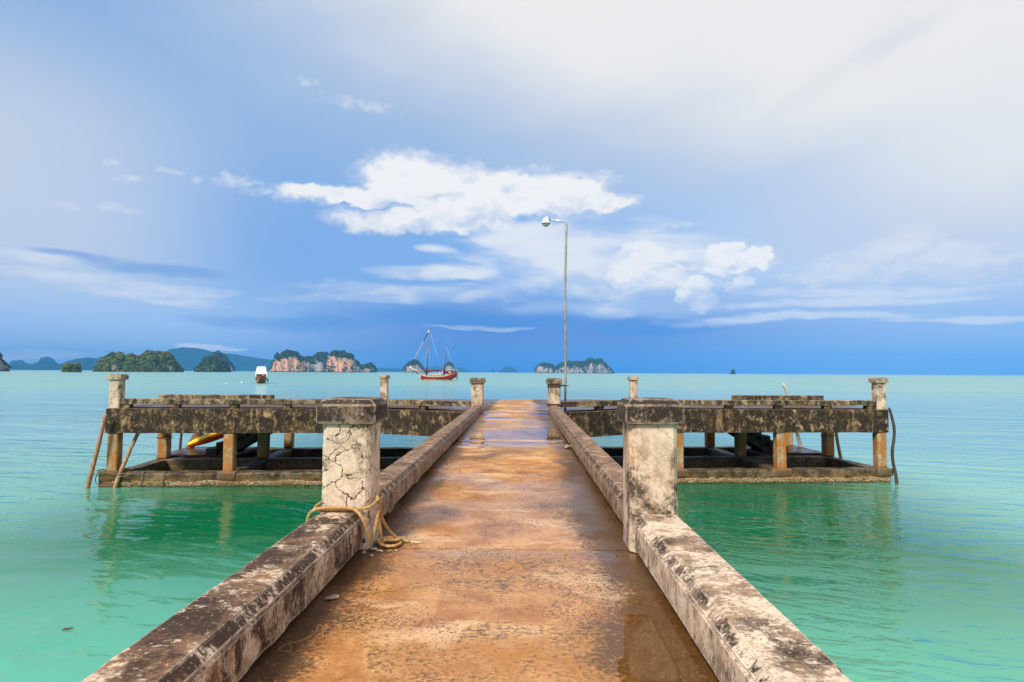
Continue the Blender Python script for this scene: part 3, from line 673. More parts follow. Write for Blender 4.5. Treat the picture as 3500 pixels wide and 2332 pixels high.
# ------------------------------------------------------------------ parapets along the walkway (a beam on short blocks, drain gaps below)
def parapet(xi, xo, ya, yb, za, zb, label, blocks, seed, gap=0.075, mat=None):
    """xi inner face, xo outer face; za/zb height of the top at both ends"""
    root = empty('parapet', ((xi+xo)/2, (ya+yb)/2, dz((ya+yb)/2)), label=label, cat='parapet')
    loc = Vector(root.location)
    cx = (xi+xo)/2; s = 1 if xi > cx else -1; hw = abs(xi-xo)/2
    H0 = za-dz(ya)-gap
    prof = [(-hw, 0), (hw*1.0, 0), (hw, H0-0.070), (hw-0.009, H0-0.062), (hw-0.009, H0-0.054), (hw-0.002, H0-0.048), (hw-0.040, H0-0.012), (hw-0.044, H0-0.004), (hw-0.054, H0), (-hw+0.02, H0), (-hw, H0-0.02)]
    prof = [(a*s, z) for a, z in prof]
    if s < 0: prof = list(reversed(prof))
    bm = prism(prof, (cx, ya, dz(ya)+gap), (cx, yb, zb-H0), 0.04, 0.0028, seed, 3.5)
    bm.transform(Matrix.Translation(-loc))
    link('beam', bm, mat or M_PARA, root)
    for y in blocks:
        zt = dz(y)+gap+((zb-H0-dz(yb)-gap)*(y-ya)/(yb-ya))
        b = wblock(cx-hw*0.7, cx+hw*0.7, y-0.13, y+0.13, dz(y)-0.004, zt+0.004, bev=0.008, step=0.12, amp=0.006)
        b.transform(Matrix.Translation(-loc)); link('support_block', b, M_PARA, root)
    return root
LX0, LX1, RX0, RX1 = -1.095, -1.395, 0.785, 1.09
parapet(LX0, LX1, -1.8, 4.10, 2.415, 2.435, 'near left parapet, thick stained concrete beam in front of the cracked pillar', (-1.2, 0.2, 1.7, 3.55), 3.1)
parapet(RX0, RX1, -1.8, 4.10, 2.405, 2.43, 'near right parapet, pale blotched concrete beam in front of the uncracked pillar', (-1.2, 0.9, 2.72, 3.7), 4.7, mat=M_PARAP)
parapet(-1.10, -1.36, 4.46, 16.85, 2.435, 2.455, 'far left parapet running from the cracked pillar out to the pier head', (5.3, 6.6, 8.0, 9.6, 11.2, 13.0, 14.8, 16.3), 5.9, mat=M_PARAF)
parapet(0.79, 1.055, 4.46, 16.85, 2.43, 2.455, 'far right parapet running from the uncracked pillar out to the lamp post', (5.2, 6.7, 8.3, 10.0, 11.6, 13.3, 15.0, 16.4), 6.3, mat=M_PARAF)

# ------------------------------------------------------------------ posts and pillars
def shaft_bm(w, z0, z1, ch, seed, inset=0.0):
    h = w/2; pr = [(-h+ch, -h), (h-ch, -h), (h-ch*0.55, -h+ch*0.35), (h-ch*0.35, -h+ch*0.55), (h, -h+ch), (h, h-ch), (h-ch, h), (-h+ch, h), (-h, h-ch), (-h, -h+ch), (-h+ch*0.35, -h+ch*0.55), (-h+ch*0.55, -h+ch*0.35)]
    bm = bmesh.new(); rings = []; n = max(3, int((z1-z0)/0.07))
    off = Vector((seed, seed*2.7, seed*0.3))
    for i in range(n+1):
        z = z0+(z1-z0)*i/n
        rings.append([bm.verts.new(Vector((a, b, z))+noise.noise_vector(Vector((a, b, z))*5+off)*0.0035) for a, b in pr])
    m = len(pr)
    for i in range(n):
        for j in range(m): bm.faces.new((rings[i][j], rings[i][(j+1) % m], rings[i+1][(j+1) % m], rings[i+1][j]))
    bm.faces.new(list(reversed(rings[0]))); bm.faces.new(rings[-1]); return bm
def cap_bm(w, z0, z1, z2, inset, seed):
    bm = bmesh.new(); h = w/2
    def sq(hh, z): return [(-hh, -hh, z), (hh, -hh, z), (hh, hh, z), (-hh, hh, z)]
    rings = [[bm.verts.new(p) for p in sq(hh, z)] for hh, z in ((h-0.012, z0), (h, z0+0.012), (h, z1), (h-inset, z2))]
    for i in range(3):
        for j in range(4): bm.faces.new((rings[i][j], rings[i][(j+1) % 4], rings[i+1][(j+1) % 4], rings[i+1][j]))
    bm.faces.new(list(reversed(rings[0]))); bm.faces.new(rings[-1])
    bmesh.ops.bevel(bm, geom=bm.edges[:], offset=0.006, segments=2, affect='EDGES')
    for ax in range(3): bisect_axis(bm, ax, 0.06)
    jitter(bm, 0.002, 9, seed)
    return bm
def post(name, x, y, zb, zc0, zc1, zc2, sw, cw, label, ms, rz=0.0, ch=0.035, inset=0.045, group=None, seed=1.0, mc=None):
    r = empty(name, (x, y, zb), rz, label=label, cat='pillar' if name == 'pillar' else 'post', group=group)
    link('shaft', shaft_bm(sw, 0, zc0-zb+0.004, ch, seed), ms, r)
    link('cap', cap_bm(cw, zc0-zb, zc1-zb, zc2-zb, inset, seed), mc or M_CAP, r)
    return r
post('pillar', -1.226, 4.285, dz(4.3), 3.030, 3.165, 3.207, 0.345, 0.415, 'near left pillar with deeply cracked plaster and rope tied round its foot', M_SHAFT_CRACK, 0.03, seed=2.2)
post('pillar', 0.931, 4.285, dz(4.3), 3.040, 3.177, 3.216, 0.335, 0.405, 'near right pillar with smooth stained plaster and a dark foot', M_SHAFT, -0.01, seed=5.1)
PR = radians(4.4); PO = Vector((-0.3, 18.0, 0))
def PL(s, t, z=0.0): return Vector((PO.x+s*cos(PR)-t*sin(PR), PO.y+s*sin(PR)+t*cos(PR), z))
PZ = 2.295
post('post', -1.26, 17.05, 2.28, 3.075, 3.20, 3.235, 0.35, 0.44, 'inner post at the end of the left walkway parapet', M_SHAFT, 0.02, seed=7.7)
post('post', 0.965, 17.05, 2.28, 3.075, 3.20, 3.235, 0.35, 0.44, 'inner post with rusted iron bands beside the lamp post', M_SHAFT, 0.02, seed=8.8)
for s, t, zt, lab, sd_ in ((-11.72, 0.17, 3.285, 'corner post at the left end of the pier head front', 11.0), (11.87, 0.17, 3.295, 'corner post at the right end of the pier head front', 12.0)):
    p = PL(s, t); post('post', p.x, p.y, 2.28, zt-0.17, zt-0.04, zt, 0.31, 0.41, lab, M_SHAFT, PR, seed=sd_, mc=M_POSTCAP)
for x, y, zt, lab, sd_ in ((-5.48, 23.5, 3.27, 'slim pale post on the rear edge, left half of the pier head', 13.0), (4.64, 24.3, 3.25, 'slim pale post on the rear edge, right half of the pier head', 14.0)):
    post('post', x, y, 2.28, zt-0.15, zt-0.04, zt, 0.29, 0.385, lab, M_SHAFT, PR, seed=sd_, mc=M_POSTCAP)

# ------------------------------------------------------------------ pier head
plat = empty('pier_platform', PO, PR, label='wide stained concrete pier head on columns standing in the water', cat='pier')
SG = (-11.72, -8.40, -5.2, -1.9, 1.9, 5.25, 8.55, 11.85); TG = (0.17, 2.95, 5.75)
def pblock(name, s0, s1, t0, t1, z0, z1, mat, **kw):
    return link(name, wblock(s0, s1, t0, t1, z0, z1, **kw), mat, plat)
# edge beams: straight runs, flared pieces towards the walkway, sides and rear
FZ0, FZ1 = 1.55, 2.275
pblock('edge_beam', -11.93, -3.72, 0.0, 0.30, FZ0, FZ1, M_FASCIA, amp=0.012, step=0.2)
pblock('edge_beam', 3.72, 12.05, 0.0, 0.30, FZ0, FZ1, M_FASCIA, amp=0.012, step=0.2)
def flare(s0, t0, s1, t1, name, mat, z0, z1, w, amp=0.01, seed=2.0, parent=plat, bev=0.0):
    pr = [(-w, z0), (0, z0), (0, z1-0.01), (-0.01, z1), (-w, z1)]
    if z1-z0 > 0.5: pr = [(-w, z0), (0, z0), (0, z0+(z1-z0)*.3), (0, z0+(z1-z0)*.6), (0, z1-0.012), (-0.012, z1), (-w, z1)]
    return link(name, prism(pr, (s0, t0, 0), (s1, t1, 0), 0.18, amp, seed), mat, parent)
flare(-3.72, 0.0, -1.22, -1.20, 'edge_beam', M_FASCIA, FZ0, FZ1, -0.30)
flare(1.50, -1.30, 3.72, 0.0, 'edge_beam', M_FASCIA, FZ0, FZ1, -0.30)
for s in (-11.93, 11.75): pblock('edge_beam', s, s+0.30, 0.304, 5.9, FZ0, FZ1-0.003, M_FASCIA, amp=0.01, step=0.3)
pblock('edge_beam', -11.62, 11.74, 5.60, 5.9, FZ0, FZ1-0.003, M_FASCIA, amp=0.01, step=0.4)
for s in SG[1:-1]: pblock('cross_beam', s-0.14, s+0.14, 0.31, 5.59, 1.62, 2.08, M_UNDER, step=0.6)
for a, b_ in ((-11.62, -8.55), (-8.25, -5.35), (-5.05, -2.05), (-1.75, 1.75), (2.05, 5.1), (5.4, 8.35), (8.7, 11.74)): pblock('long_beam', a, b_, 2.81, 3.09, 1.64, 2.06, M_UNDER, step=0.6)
# deck slabs; the stair wells stay open
cells = [(-11.92, -8.40), (-8.40, -5.2), (-5.2, -1.9), (-1.9, 1.9), (1.9, 5.25), (5.25, 8.5), (8.5, 12.03)]
for ci, (a, b_) in enumerate(cells):
    for (t0, t1) in ((0.31, 2.95), (2.95, 5.89)):
        if t0 > 1 and ci in (0, 6): t0 = 4.95
        pblock('deck_slab', a+0.004, b_-0.004, t0+0.004, t1-0.004, 2.085, PZ+random.uniform(-.003, .003), M_DECK, bev=0.006, step=0.5, amp=0.003)
bm = bmesh.new()      # gusset of deck joining the walkway, between the flared beams
pts = [(-3.75, 0.305), (-1.2, -0.93), (-1.05, -2.0), (1.35, -2.0), (1.5, -1.02), (3.75, 0.305)]
lo = [bm.verts.new((a, b_, 2.09)) for a, b_ in pts]; hi = [bm.verts.new((a, b_, 2.286 if b_ < -1.5 else PZ)) for a, b_ in pts]
bm.faces.new(hi); bm.faces.new(list(reversed(lo)))
for i in range(6): bm.faces.new((lo[i], lo[(i+1) % 6], hi[(i+1) % 6], hi[i]))
bmesh.ops.recalc_face_normals(bm, faces=bm.faces); link('deck_slab', bm, M_DECK, plat)
# columns: one mesh each
for ti, t in enumerate(TG):
    for si, s in enumerate(SG):
        if ti == 2 and si == 0: continue
        w = 0.15 if ti == 0 else 0.165
        pblock('column', s-w, s+w, t-w, t+w, 0.395, FZ0 if ti != 1 else 1.62, M_COL, bev=0.03, step=0.18, amp=0.008, segs=1)
# tide-level beams
def lowbeam(s0, s1, t0, t1, dzz=0.0): return pblock('tide_beam', s0, s1, t0, t1, -0.75, 0.40+dzz, M_LOW, bev=0.05, step=0.25, amp=0.022)
lowbeam(-12.02, 12.05, -0.06, 0.42)
lowbeam(-11.98, 12.03, 2.72, 3.18, -0.01); lowbeam(-11.98, 12.03, 5.52, 5.98, -0.02)
for s in SG:
    lowbeam(s-0.2, s+0.2, 0.425, 2.715, -0.015); lowbeam(s-0.2, s+0.2, 3.185, 5.515, -0.025)
# mortar collars at the column feet
for s in SG:
    if abs(s) > 3: pblock('foot_collar', s-0.27, s+0.27, -0.09, 0.40, 0.18, 0.43, M_COL, bev=0.06, step=0.12, amp=0.02)
# stairs down to a wet landing on each side
def stairs(sgn, s_bot, s_top, t0, t1):
    st = empty('stair', (0, 0, 0)); st.parent = plat; n = 8
    for i in range(n):
        a = s_bot+(s_top-s_bot)*i/n; b_ = s_bot+(s_top-s_bot)*(i+1)/n
        z1 = 0.45+(PZ-0.45)*(i+1)/(n+0.6)
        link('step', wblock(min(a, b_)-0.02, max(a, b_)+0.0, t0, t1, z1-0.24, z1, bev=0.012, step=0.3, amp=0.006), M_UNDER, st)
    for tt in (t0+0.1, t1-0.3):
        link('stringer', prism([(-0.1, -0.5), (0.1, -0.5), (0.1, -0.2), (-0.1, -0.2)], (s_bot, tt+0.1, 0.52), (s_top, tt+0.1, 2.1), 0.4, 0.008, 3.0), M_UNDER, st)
stairs(-1, -10.5, -7.75, 3.35, 4.8)
stairs(1, 10.55, 7.9, 3.35, 4.8)
pblock('landing', -12.1, -9.5, 3.19, 5.50, 0.34, 0.47, M_DECK, bev=0.02, step=0.3, amp=0.008)
pblock('landing', 9.5, 12.0, 3.19, 5.50, 0.34, 0.47, M_DECK, bev=0.02, step=0.3, amp=0.008)
for sgn in (-1, 1): pblock('landing_kerb', min(sgn*9.5, sgn*9.9), max(sgn*9.5, sgn*9.9), 3.19, 3.34, 0.474, 0.68, M_UNDER, bev=0.015, amp=0.008)
# oyster crust along the tide line of the front beam: countless small shells
bm = bmesh.new(); rnd = random.Random(5)
def shell(p, nrm_t, s):
    mtx = Matrix.Translation(p) @ Matrix.Rotation(rnd.random()*6.28, 4, 'Z') @ Matrix.Rotation(rnd.uniform(-1, 1), 4, 'X') @ Matrix.Diagonal((s, s*0.7, s*rnd.uniform(0.45, 1.0), 1))
    c = [Vector(v) for v in ((1, 0, 0), (0, 1, 0), (-1, 0, 0), (0, -1, 0), (0.1, 0.1, 1), (0, 0, -1))]
    vs = [bm.verts.new(mtx @ (v*rnd.uniform(0.7, 1.2))) for v in c]
    for f in ((0, 1, 4), (1, 2, 4), (2, 3, 4), (3, 0, 4), (1, 0, 5), (2, 1, 5), (3, 2, 5), (0, 3, 5)): bm.faces.new([vs[i] for i in f])
for k in range(9500):
    s = rnd.uniform(-11.6, 12.0); lim = 0.15+0.06*noise.noise(Vector((s*1.3, 0, 0)))+0.04*noise.noise(Vector((s*6, 3, 0)))
    z = lim-abs(rnd.gauss(0, 0.075)); 
    if z < -0.06: continue
    shell(Vector((s, -0.055-rnd.random()*0.02, z)), 0, rnd.uniform(0.014, 0.036))
for k in range(2600):
    s = rnd.uniform(-11.6, 11.9); shell(Vector((s, 2.715, rnd.uniform(0.0, 0.30))), 0, rnd.uniform(0.012, 0.028))
for s0 in SG:
    for k in range(180):
        shell(Vector((s0+rnd.choice((-.2, .2)), rnd.uniform(0.45, 2.7), rnd.uniform(0, 0.3))), 0, rnd.uniform(0.012, 0.028))
def shell_mat():
    m, g, b = newmat('oyster_shell')
    p = g.pos(); n = g.noise(p, 45, 3, 0.6); n2 = g.noise(p, 2.0, 4, 0.6)
    c = g.mix(g.sm(n, .42, .56), (0.11, 0.07, 0.03, 1), (0.66, 0.50, 0.30, 1)); c = g.mix(g.m('MULTIPLY', g.sm(n2, .45, .6), .6), c, (0.26, 0.14, 0.03, 1))
    z = g.xyz(p)[2]; c = g.mix(g.m('MULTIPLY', g.sm(z, 0.06, 0.0), .85), c, (0.03, 0.025, 0.012, 1))
    g.put(b.inputs['Base Color'], c); b.inputs['Roughness'].default_value = 0.6; return m
tag(link('oyster_crust', bm, shell_mat(), plat), kind='stuff')

# rails on blocks along the pier head's front edge
def rail_straight(name, s0, s1, t0, t1, blocks, label, zb=2.40, zt=2.56, cat='rail'):
    c = PL((s0+s1)/2, (t0+t1)/2, PZ); r = empty(name, c, PR, label=label, cat=cat)
    L = (s1-s0)/2; w = (t1-t0)/2
    link('beam', wblock(-L, L, -w, w, zb-PZ, zt-PZ, bev=0.015, step=0.2, amp=0.008), M_PARA_D, r)
    for b_ in blocks: link('support_block', wblock(b_-(s0+s1)/2-0.12, b_-(s0+s1)/2+0.12, -w*0.8, w*0.8, -0.022, zb-PZ+0.003, bev=0.006, step=0.12, amp=0.005), M_FASCIA, r)
M_PARA_D = concrete('rail_concrete', (0.48, 0.36, 0.22, 1), (0.17, 0.108, 0.05, 1), (0.022, 0.015, 0.009, 1), 0.64, 0.38, 1.4, 0.6, wear_halo=0.012, warm=(0.19, 0.10, 0.022, 1), top=(0.46, 0.34, 0.22, 1), speck=0.6)
rail_straight('kerb_rail', -11.55, -3.78, 0.02, 0.27, (-11.4, -10.0, -8.3, -6.75, -5.2), 'low kerb rail on blocks along the left front edge of the pier head')
rail_straight('kerb_rail', 3.78, 11.68, 0.02, 0.27, (5.3, 6.9, 8.5, 10.1, 11.5), 'low kerb rail on blocks along the right front edge of the pier head')
def rail_flare(s0, t0, s1, t1, bl, label, seed):
    c = PL((s0+s1)/2, (t0+t1)/2, PZ); r = empty('kerb_rail', c, PR, label=label, cat='rail')
    m = Matrix.Translation((-(s0+s1)/2, -(t0+t1)/2, -PZ))
    b = prism([(-0.25, 2.40), (0, 2.40), (0, 2.55), (-0.012, 2.56), (-0.238, 2.56), (-0.25, 2.55)], (s0, t0, 0), (s1, t1, 0), 0.15, 0.006, seed); b.transform(m); link('beam', b, M_PARA_D, r)
    d = Vector((s1-s0, t1-t0, 0)); p = Vector((s0, t0, 0))+d*bl; dn = d.normalized()
    b = prism([(-0.22, PZ-0.022), (-0.03, PZ-0.022), (-0.03, 2.403), (-0.22, 2.403)], p-dn*0.12, p+dn*0.12, 0.12, 0.005, seed+1); b.transform(m); link('support_block', b, M_FASCIA, r)
rail_flare(-3.76, 0.02, -1.20, -1.02, 0.42, 'short angled kerb rail joining the left inner post', 2.5)
rail_flare(1.40, -1.14, 3.76, 0.02, 0.55, 'short angled kerb rail joining the banded inner post', 3.5)
rail_straight('stair_kerb', -12.0, -8.15, 2.97, 3.2, (-11.8, -10.0, -8.35), 'raised kerb beside the left stair well on the pier head', 2.42, 2.565, 'kerb')
rail_straight('stair_kerb', 8.35, 11.75, 2.97, 3.2, (8.5, 10.0, 11.6), 'raised kerb beside the right stair well on the pier head', 2.42, 2.60, 'kerb')

# ------------------------------------------------------------------ lamp post
lx, ly = 1.315, 17.45
lamp = empty('lamp_post', (lx, ly, PZ), label='tall slim steel lamp post with a single white lamp on a short arm', cat='lamp')
bm = bmesh.new(); tube(bm, [(0.03*(z/5.6)**2+0.012*sin(z*1.3), 0, z) for z in [k*0.28 for k in range(21)]], [0.036]*12+[0.034]*9, 12); link('pole', bm, M_STEEL, lamp)
bm = bmesh.new(); tube(bm, [(0.035, 0, 5.55), (0.03, 0, 5.63), (0.0, 0, 5.665), (-0.06, 0, 5.675), (-0.52, 0, 5.70)], 0.022, 10); link('arm', bm, M_ARM, lamp)
hd = empty('lamp_head', (-0.58, 0, 5.655)); hd.parent = lamp; hd.scale = (0.76, 0.76, 0.76)
bm = bmesh.new(); lathe(bm, [(0.16, -0.085), (0.165, -0.07), (0.15, -0.03), (0.125, 0.06), (0.11, 0.115), (0.05, 0.125)], 20); link('housing', bm, M_WHITE, hd, smooth=False)
bm = bmesh.new(); lathe(bm, [(0.07, -0.20), (0.12, -0.165), (0.145, -0.10), (0.15, -0.093)], 20); link('glass_bowl', bm, M_LAMPGLASS, hd, smooth=True)
bm = bmesh.new(); lathe(bm, [(0.172, -0.096), (0.176, -0.09), (0.172, -0.082)], 20); link('rim', bm, M_BLACK, hd)
bm = bmesh.new(); lathe(bm, [(0.025, 0.115), (0.045, 0.14), (0.05, 0.17), (0.035, 0.20), (0.012, 0.212)], 12, (0.035, 0, 0)); link('photocell', bm, M_WHITE, hd, smooth=True)
bm = bmesh.new(); bbox(bm, 0.095, 0.16, -0.04, 0.04, 0.02, 0.10); bmesh.ops.bevel(bm, geom=bm.edges[:], offset=0.01, segments=1, affect='EDGES'); link('bracket', bm, M_BLACK, hd)
px, py = 0.965-lx, 17.05-ly
for z0, z1, nm in ((0.68, 0.765, 'clamp_band'), (0.135, 0.21, 'clamp_band')):
    bm = bmesh.new(); h = 0.181
    for a in ((px-h-.006, px+h+.006, py-h-.008, py-h), (px-h-.006, px+h+.006, py+h, py+h+.008), (px-h-.008, px-h, py-h, py+h), (px+h, px+h+.008, py-h, py+h)): bbox(bm, *a, z0, z1)
    bbox(bm, px+h, 0.0, -0.06+py*0.0, -0.03, z0+.02, z1-.02)
    link(nm, bm, M_RUST, lamp)
bm = bmesh.new(); tube(bm, [(-0.05, -0.045, 0.72), (0.11, -0.045, 0.72)], 0.012, 8); link('bolt', bm, M_RUST, lamp)

# ------------------------------------------------------------------ ropes
bm = bmesh.new()
zt = 2.462
rope_bm(bm, [(-1.47, 4.06, 2.20), (-1.455, 4.05, 2.40), (-1.40, 4.04, 2.455), (-1.33, 4.03, 2.468), (-1.20, 4.03, 2.472), (-1.12, 4.02, 2.455), (-1.065, 4.0, 2.40), (-1.03, 4.02, 2.30), (-1.018, 4.05, 2.245),
             (-1.00, 4.08, 2.32), (-0.985, 4.11, 2.44), (-1.00, 4.14, 2.52), (-1.02, 4.22, 2.49), (-1.025, 4.36, 2.47), (-1.06, 4.49, 2.47), (-1.23, 4.51, 2.465), (-1.41, 4.48, 2.465), (-1.43, 4.30, 2.46),
             (-1.43, 4.12, 2.45), (-1.40, 4.075, 2.442), (-1.25, 4.07, 2.447), (-1.12, 4.075, 2.452), (-1.03, 4.06, 2.475), (-0.99, 4.08, 2.51), (-0.985, 4.12, 2.50), (-0.975, 4.16, 2.38), (-0.935, 4.22, 2.27), (-0.87, 4.27, 2.19),
             (-0.855, 4.25, 2.176), (-0.87, 4.19, 2.176), (-0.92, 4.165, 2.176), (-0.98, 4.20, 2.178), (-1.00, 4.26, 2.18), (-0.95, 4.31, 2.18), (-0.88, 4.30, 2.195), (-0.87, 4.24, 2.20), (-0.95, 4.22, 2.202), (-1.01, 4.23, 2.195), (-1.015, 4.28, 2.19),
             (-0.96, 4.33, 2.19), (-0.86, 4.31, 2.178), (-0.80, 4.30, 2.173)], 0.0112)
rope_bm(bm, [(-0.985, 4.10, 2.51), (-0.99, 4.15, 2.40), (-0.985, 4.19, 2.26), (-0.98, 4.22, 2.20), (-0.96, 4.26, 2.19), (-0.99, 4.30, 2.185), (-1.02, 4.27, 2.18), (-0.99, 4.22, 2.188), (-0.93, 4.24, 2.205)], 0.0112)
rp = link('mooring_rope', bm, M_ROPE); tag(rp, 'thick tan mooring rope looped round the cracked pillar and coiled on the walkway', 'rope')
bm = bmesh.new()
for k in range(14):
    a = random.uniform(-0.22, 0.22); L = random.uniform(0.05, 0.11)
    tube(bm, [(-0.805, 4.30, 2.172), (-0.805+L*0.5, 4.30+a*L*0.4, 2.169), (-0.805+L, 4.30+a*L, 2.166)], [0.004, 0.003, 0.001], 4)
link('frayed_end', bm, M_FRAY, rp)
# lashing at the left corner column, and tie wires hanging over the tide beam
def ring_pts(cx, cy, hw, hd_, z, wob, seed, turns=1.0):
    out = []
    for k in range(int(16*turns)+1):
        a = 2*pi*k/16; n_ = noise.noise(Vector((cos(a), sin(a), seed)))
        ca, sa = cos(a), sin(a); m_ = max(abs(ca), abs(sa))
        out.append(PL(cx+hw*ca/m_*0.98, cy+hd_*sa/m_*0.98, z+n_*wob))
    return out
bm = bmesh.new()
rope_bm(bm, ring_pts(-11.72, 0.15, 0.30, 0.28, 0.47, 0.05, 1.0, 1.9), 0.018, 0.08, 3, 0.03)
rope_bm(bm, ring_pts(-11.66, 0.10, 0.36, 0.26, 0.42, 0.08, 2.0, 1.0), 0.016, 0.08, 3, 0.03)
rope_bm(bm, [PL(-11.45, -0.12, .44), PL(-11.25, -0.14, .40), PL(-11.1, -0.13, .45), PL(-11.15, -0.15, .34), PL(-11.4, -0.15, .3), PL(-11.42, -0.15, .12), PL(-11.9, -0.15, .06), PL(-12.07, -0.1, .22), PL(-12.05, 0.0, .40), PL(-11.9, -0.1, .48)], 0.015, 0.07, 3, 0.03)
tag(link('lashing_rope', bm, M_OLDROPE), 'old brown rope lashed round the foot of the left corner column', 'rope')
for i, s in enumerate((-10.75, -10.15)):
    bm = bmesh.new(); tube(bm, [PL(s+0.03, 0.05, .415), PL(s, -0.07, .425), PL(s-.01, -0.10, .40), PL(s-0.02, -0.105, .2), PL(s-0.03, -0.10, -.05)], 0.013, 6)
    tag(link('tie_rope', bm, M_OLDROPE), ('short rope end hanging over the tide beam, nearest the left corner column', 'short rope end hanging over the tide beam, second from the left corner column')[i], 'rope', 'rope ends over the tide beam')

for s_, t_, lab, sd_ in ((-11.72, 2.95, 'rusty wire wound round the middle column behind the left corner column', 5.0), (11.85, 2.95, 'rusty wire wound round the middle column behind the right corner column', 6.0)):
    bm = bmesh.new(); tube(bm, catmull(ring_pts(s_, t_, 0.185, 0.185, 1.12, 0.12, sd_, 1.9), 0.05), 0.010, 5)
    tag(link('tie_wire', bm, M_RUST), lab, 'wire', 'wires round the middle columns')

# ------------------------------------------------------------------ poles
def pole(label, pts, r0_, r1_, mat, name='mooring_pole', wob=0.012, sides=9):
    base = Vector(pts[0]); path = catmull([Vector(p)-base for p in pts], 0.12); n = len(path)
    sdv = random.random()*40
    path = [p+noise.noise_vector(p*1.5+Vector((sdv, 0, 0)))*wob for p in path]
    rads = [(r0_+(r1_-r0_)*i/(n-1))*(1+0.12*noise.noise(Vector((i*0.9, sdv, 0)))) for i in range(n)]
    bm = bmesh.new(); tube(bm, path, rads, sides)
    return link(name, bm, mat, None, base, label=label, cat='pole')
pole('reddish wooden pole leaning outside the left corner column', [(-12.60, 16.85, -0.5), (-12.48, 16.87, 0.0), (-12.27, 16.88, 0.95), (-12.09, 16.88, 1.85), (-12.04, 16.88, 2.12)], 0.072, 0.045, M_WOODRED)
pole('brown wooden pole lashed to the inner side of the left corner column', [PL(-11.50, -0.19, -0.5), PL(-11.45, -0.16, 0.1), PL(-11.32, 0.12, 0.9), PL(-11.18, 0.43, 1.6), PL(-11.1, 0.5, 1.9)], 0.062, 0.05, M_WOOD)
pole('black straight pole beside the second column behind the left corner', [(-12.62, 20.55, -0.4), (-12.50, 20.55, 0.5), (-12.36, 20.55, 1.75)], 0.05, 0.045, M_WOODDK)
pole('bleached pale pole touching the second column behind the left corner', [(-12.40, 20.45, -0.4), (-12.36, 20.45, 0.5), (-12.26, 20.45, 1.75)], 0.035, 0.03, M_WOODPALE)
pole('thin dark pole standing behind the left landing', [(-13.14, 22.5, -0.4), (-13.11, 22.5, 0.3), (-13.02, 22.5, 1.6)], 0.05, 0.045, M_WOODDK)
pole('crooked dark pole hanging beside the right corner column', [(11.77, 18.68, -0.35), (11.75, 18.69, 0.13), (11.68, 18.70, 0.70), (11.67, 18.7, 1.05), (11.73, 18.7, 1.45), (11.73, 18.7, 1.75), (11.66, 18.7, 2.17), (11.60, 18.7, 2.34)], 0.05, 0.04, M_WOODDK, wob=0.03)
pole('tall grey pole rising above the pier head at the right rear', [(11.72, 24.6, -0.4), (11.60, 24.6, 0.33), (11.45, 24.6, 1.02), (11.09, 24.6, 2.57), (10.90, 24.6, 2.98)], 0.08, 0.06, M_WOODPALE)
pole('brown pole leaning on the middle column behind the right corner', [(11.84, 21.75, -0.5), (11.72, 21.78, 0.3), (11.60, 21.8, 1.1), (11.52, 21.8, 1.8)], 0.06, 0.05, M_WOOD)
# plank leaning on the landing
bm = bmesh.new()
for k, (a, w) in enumerate(((0, 0.05), (0.15, 0.13), (0.5, 0.15), (0.95, 0.16), (1.08, 0.12))):
    for sx, sy in ((-1, -1), (1, -1), (1, 1), (-1, 1)): bm.verts.new((sx*w, sy*0.025, a))
bm.verts.ensure_lookup_table(); V = bm.verts
for k in range(4):
    for j in range(4): bm.faces.new((V[k*4+j], V[k*4+(j+1) % 4], V[k*4+4+(j+1) % 4], V[k*4+4+j]))
bm.faces.new((V[3], V[2], V[1], V[0])); bm.faces.new((V[16], V[17], V[18], V[19]))
link('plank', bm, M_PLANK, None, (-12.62, 22.15, 0.36), (0.1, radians(33), 0.15), label='old brown plank leaning beside the yellow kayak', cat='plank')

# ------------------------------------------------------------------ kayak
kay = empty('kayak', (-12.62, 22.15, 0.52), label='yellow and orange kayak tilted up under the left half of the pier head', cat='kayak')
ax = Vector((0.93, 0.10, 0.42)).normalized()
def kayak_half(top):
    bm = bmesh.new(); N = 28; L = 3.3; rows = []
    side = ax.cross(Vector((0, 0, 1))).normalized(); upv = side.cross(ax)
    for i in range(N+1):
        t = i/N; w = 0.38*max(0.0, sin(pi*t))**0.45+0.004; hh = 0.23*max(0.0, sin(pi*t))**0.42+0.012
        row = []
        rocker = 0.05*(2*t-1)**2
        for k in range(11):
            a = pi*k/10
            row.append(bm.verts.new(ax*(L*t)+side*(w*cos(a))+upv*(rocker+(hh*0.75 if top else -hh)*sin(a))))
        rows.append(row)
    for i in range(N):
        for k in range(10):
            f = bm.faces.new((rows[i][k], rows[i][k+1], rows[i+1][k+1], rows[i+1][k])); f.smooth = True
    bmesh.ops.recalc_face_normals(bm, faces=bm.faces); return bm
link('deck_shell', kayak_half(True), M_YELLOW, kay); link('hull_shell', kayak_half(False), M_ORANGE, kay)
bm = bmesh.new(); tube(bm, [ax*1.05+Vector((0, -.18, .26)), ax*1.12+Vector((0, -.16, .3)), ax*1.19+Vector((0, -.18, .28))], 0.012, 6); link('handle', bm, M_BLACK, kay)

# ------------------------------------------------------------------ red two-masted sailing boat
sb = empty('sailing_boat', (-35.2, 239.0, 0), radians(-4), label='dark red two-masted sailing boat anchored in the bay', cat='sailboat')
sb.scale = (1.06, 1.0, 1.0)
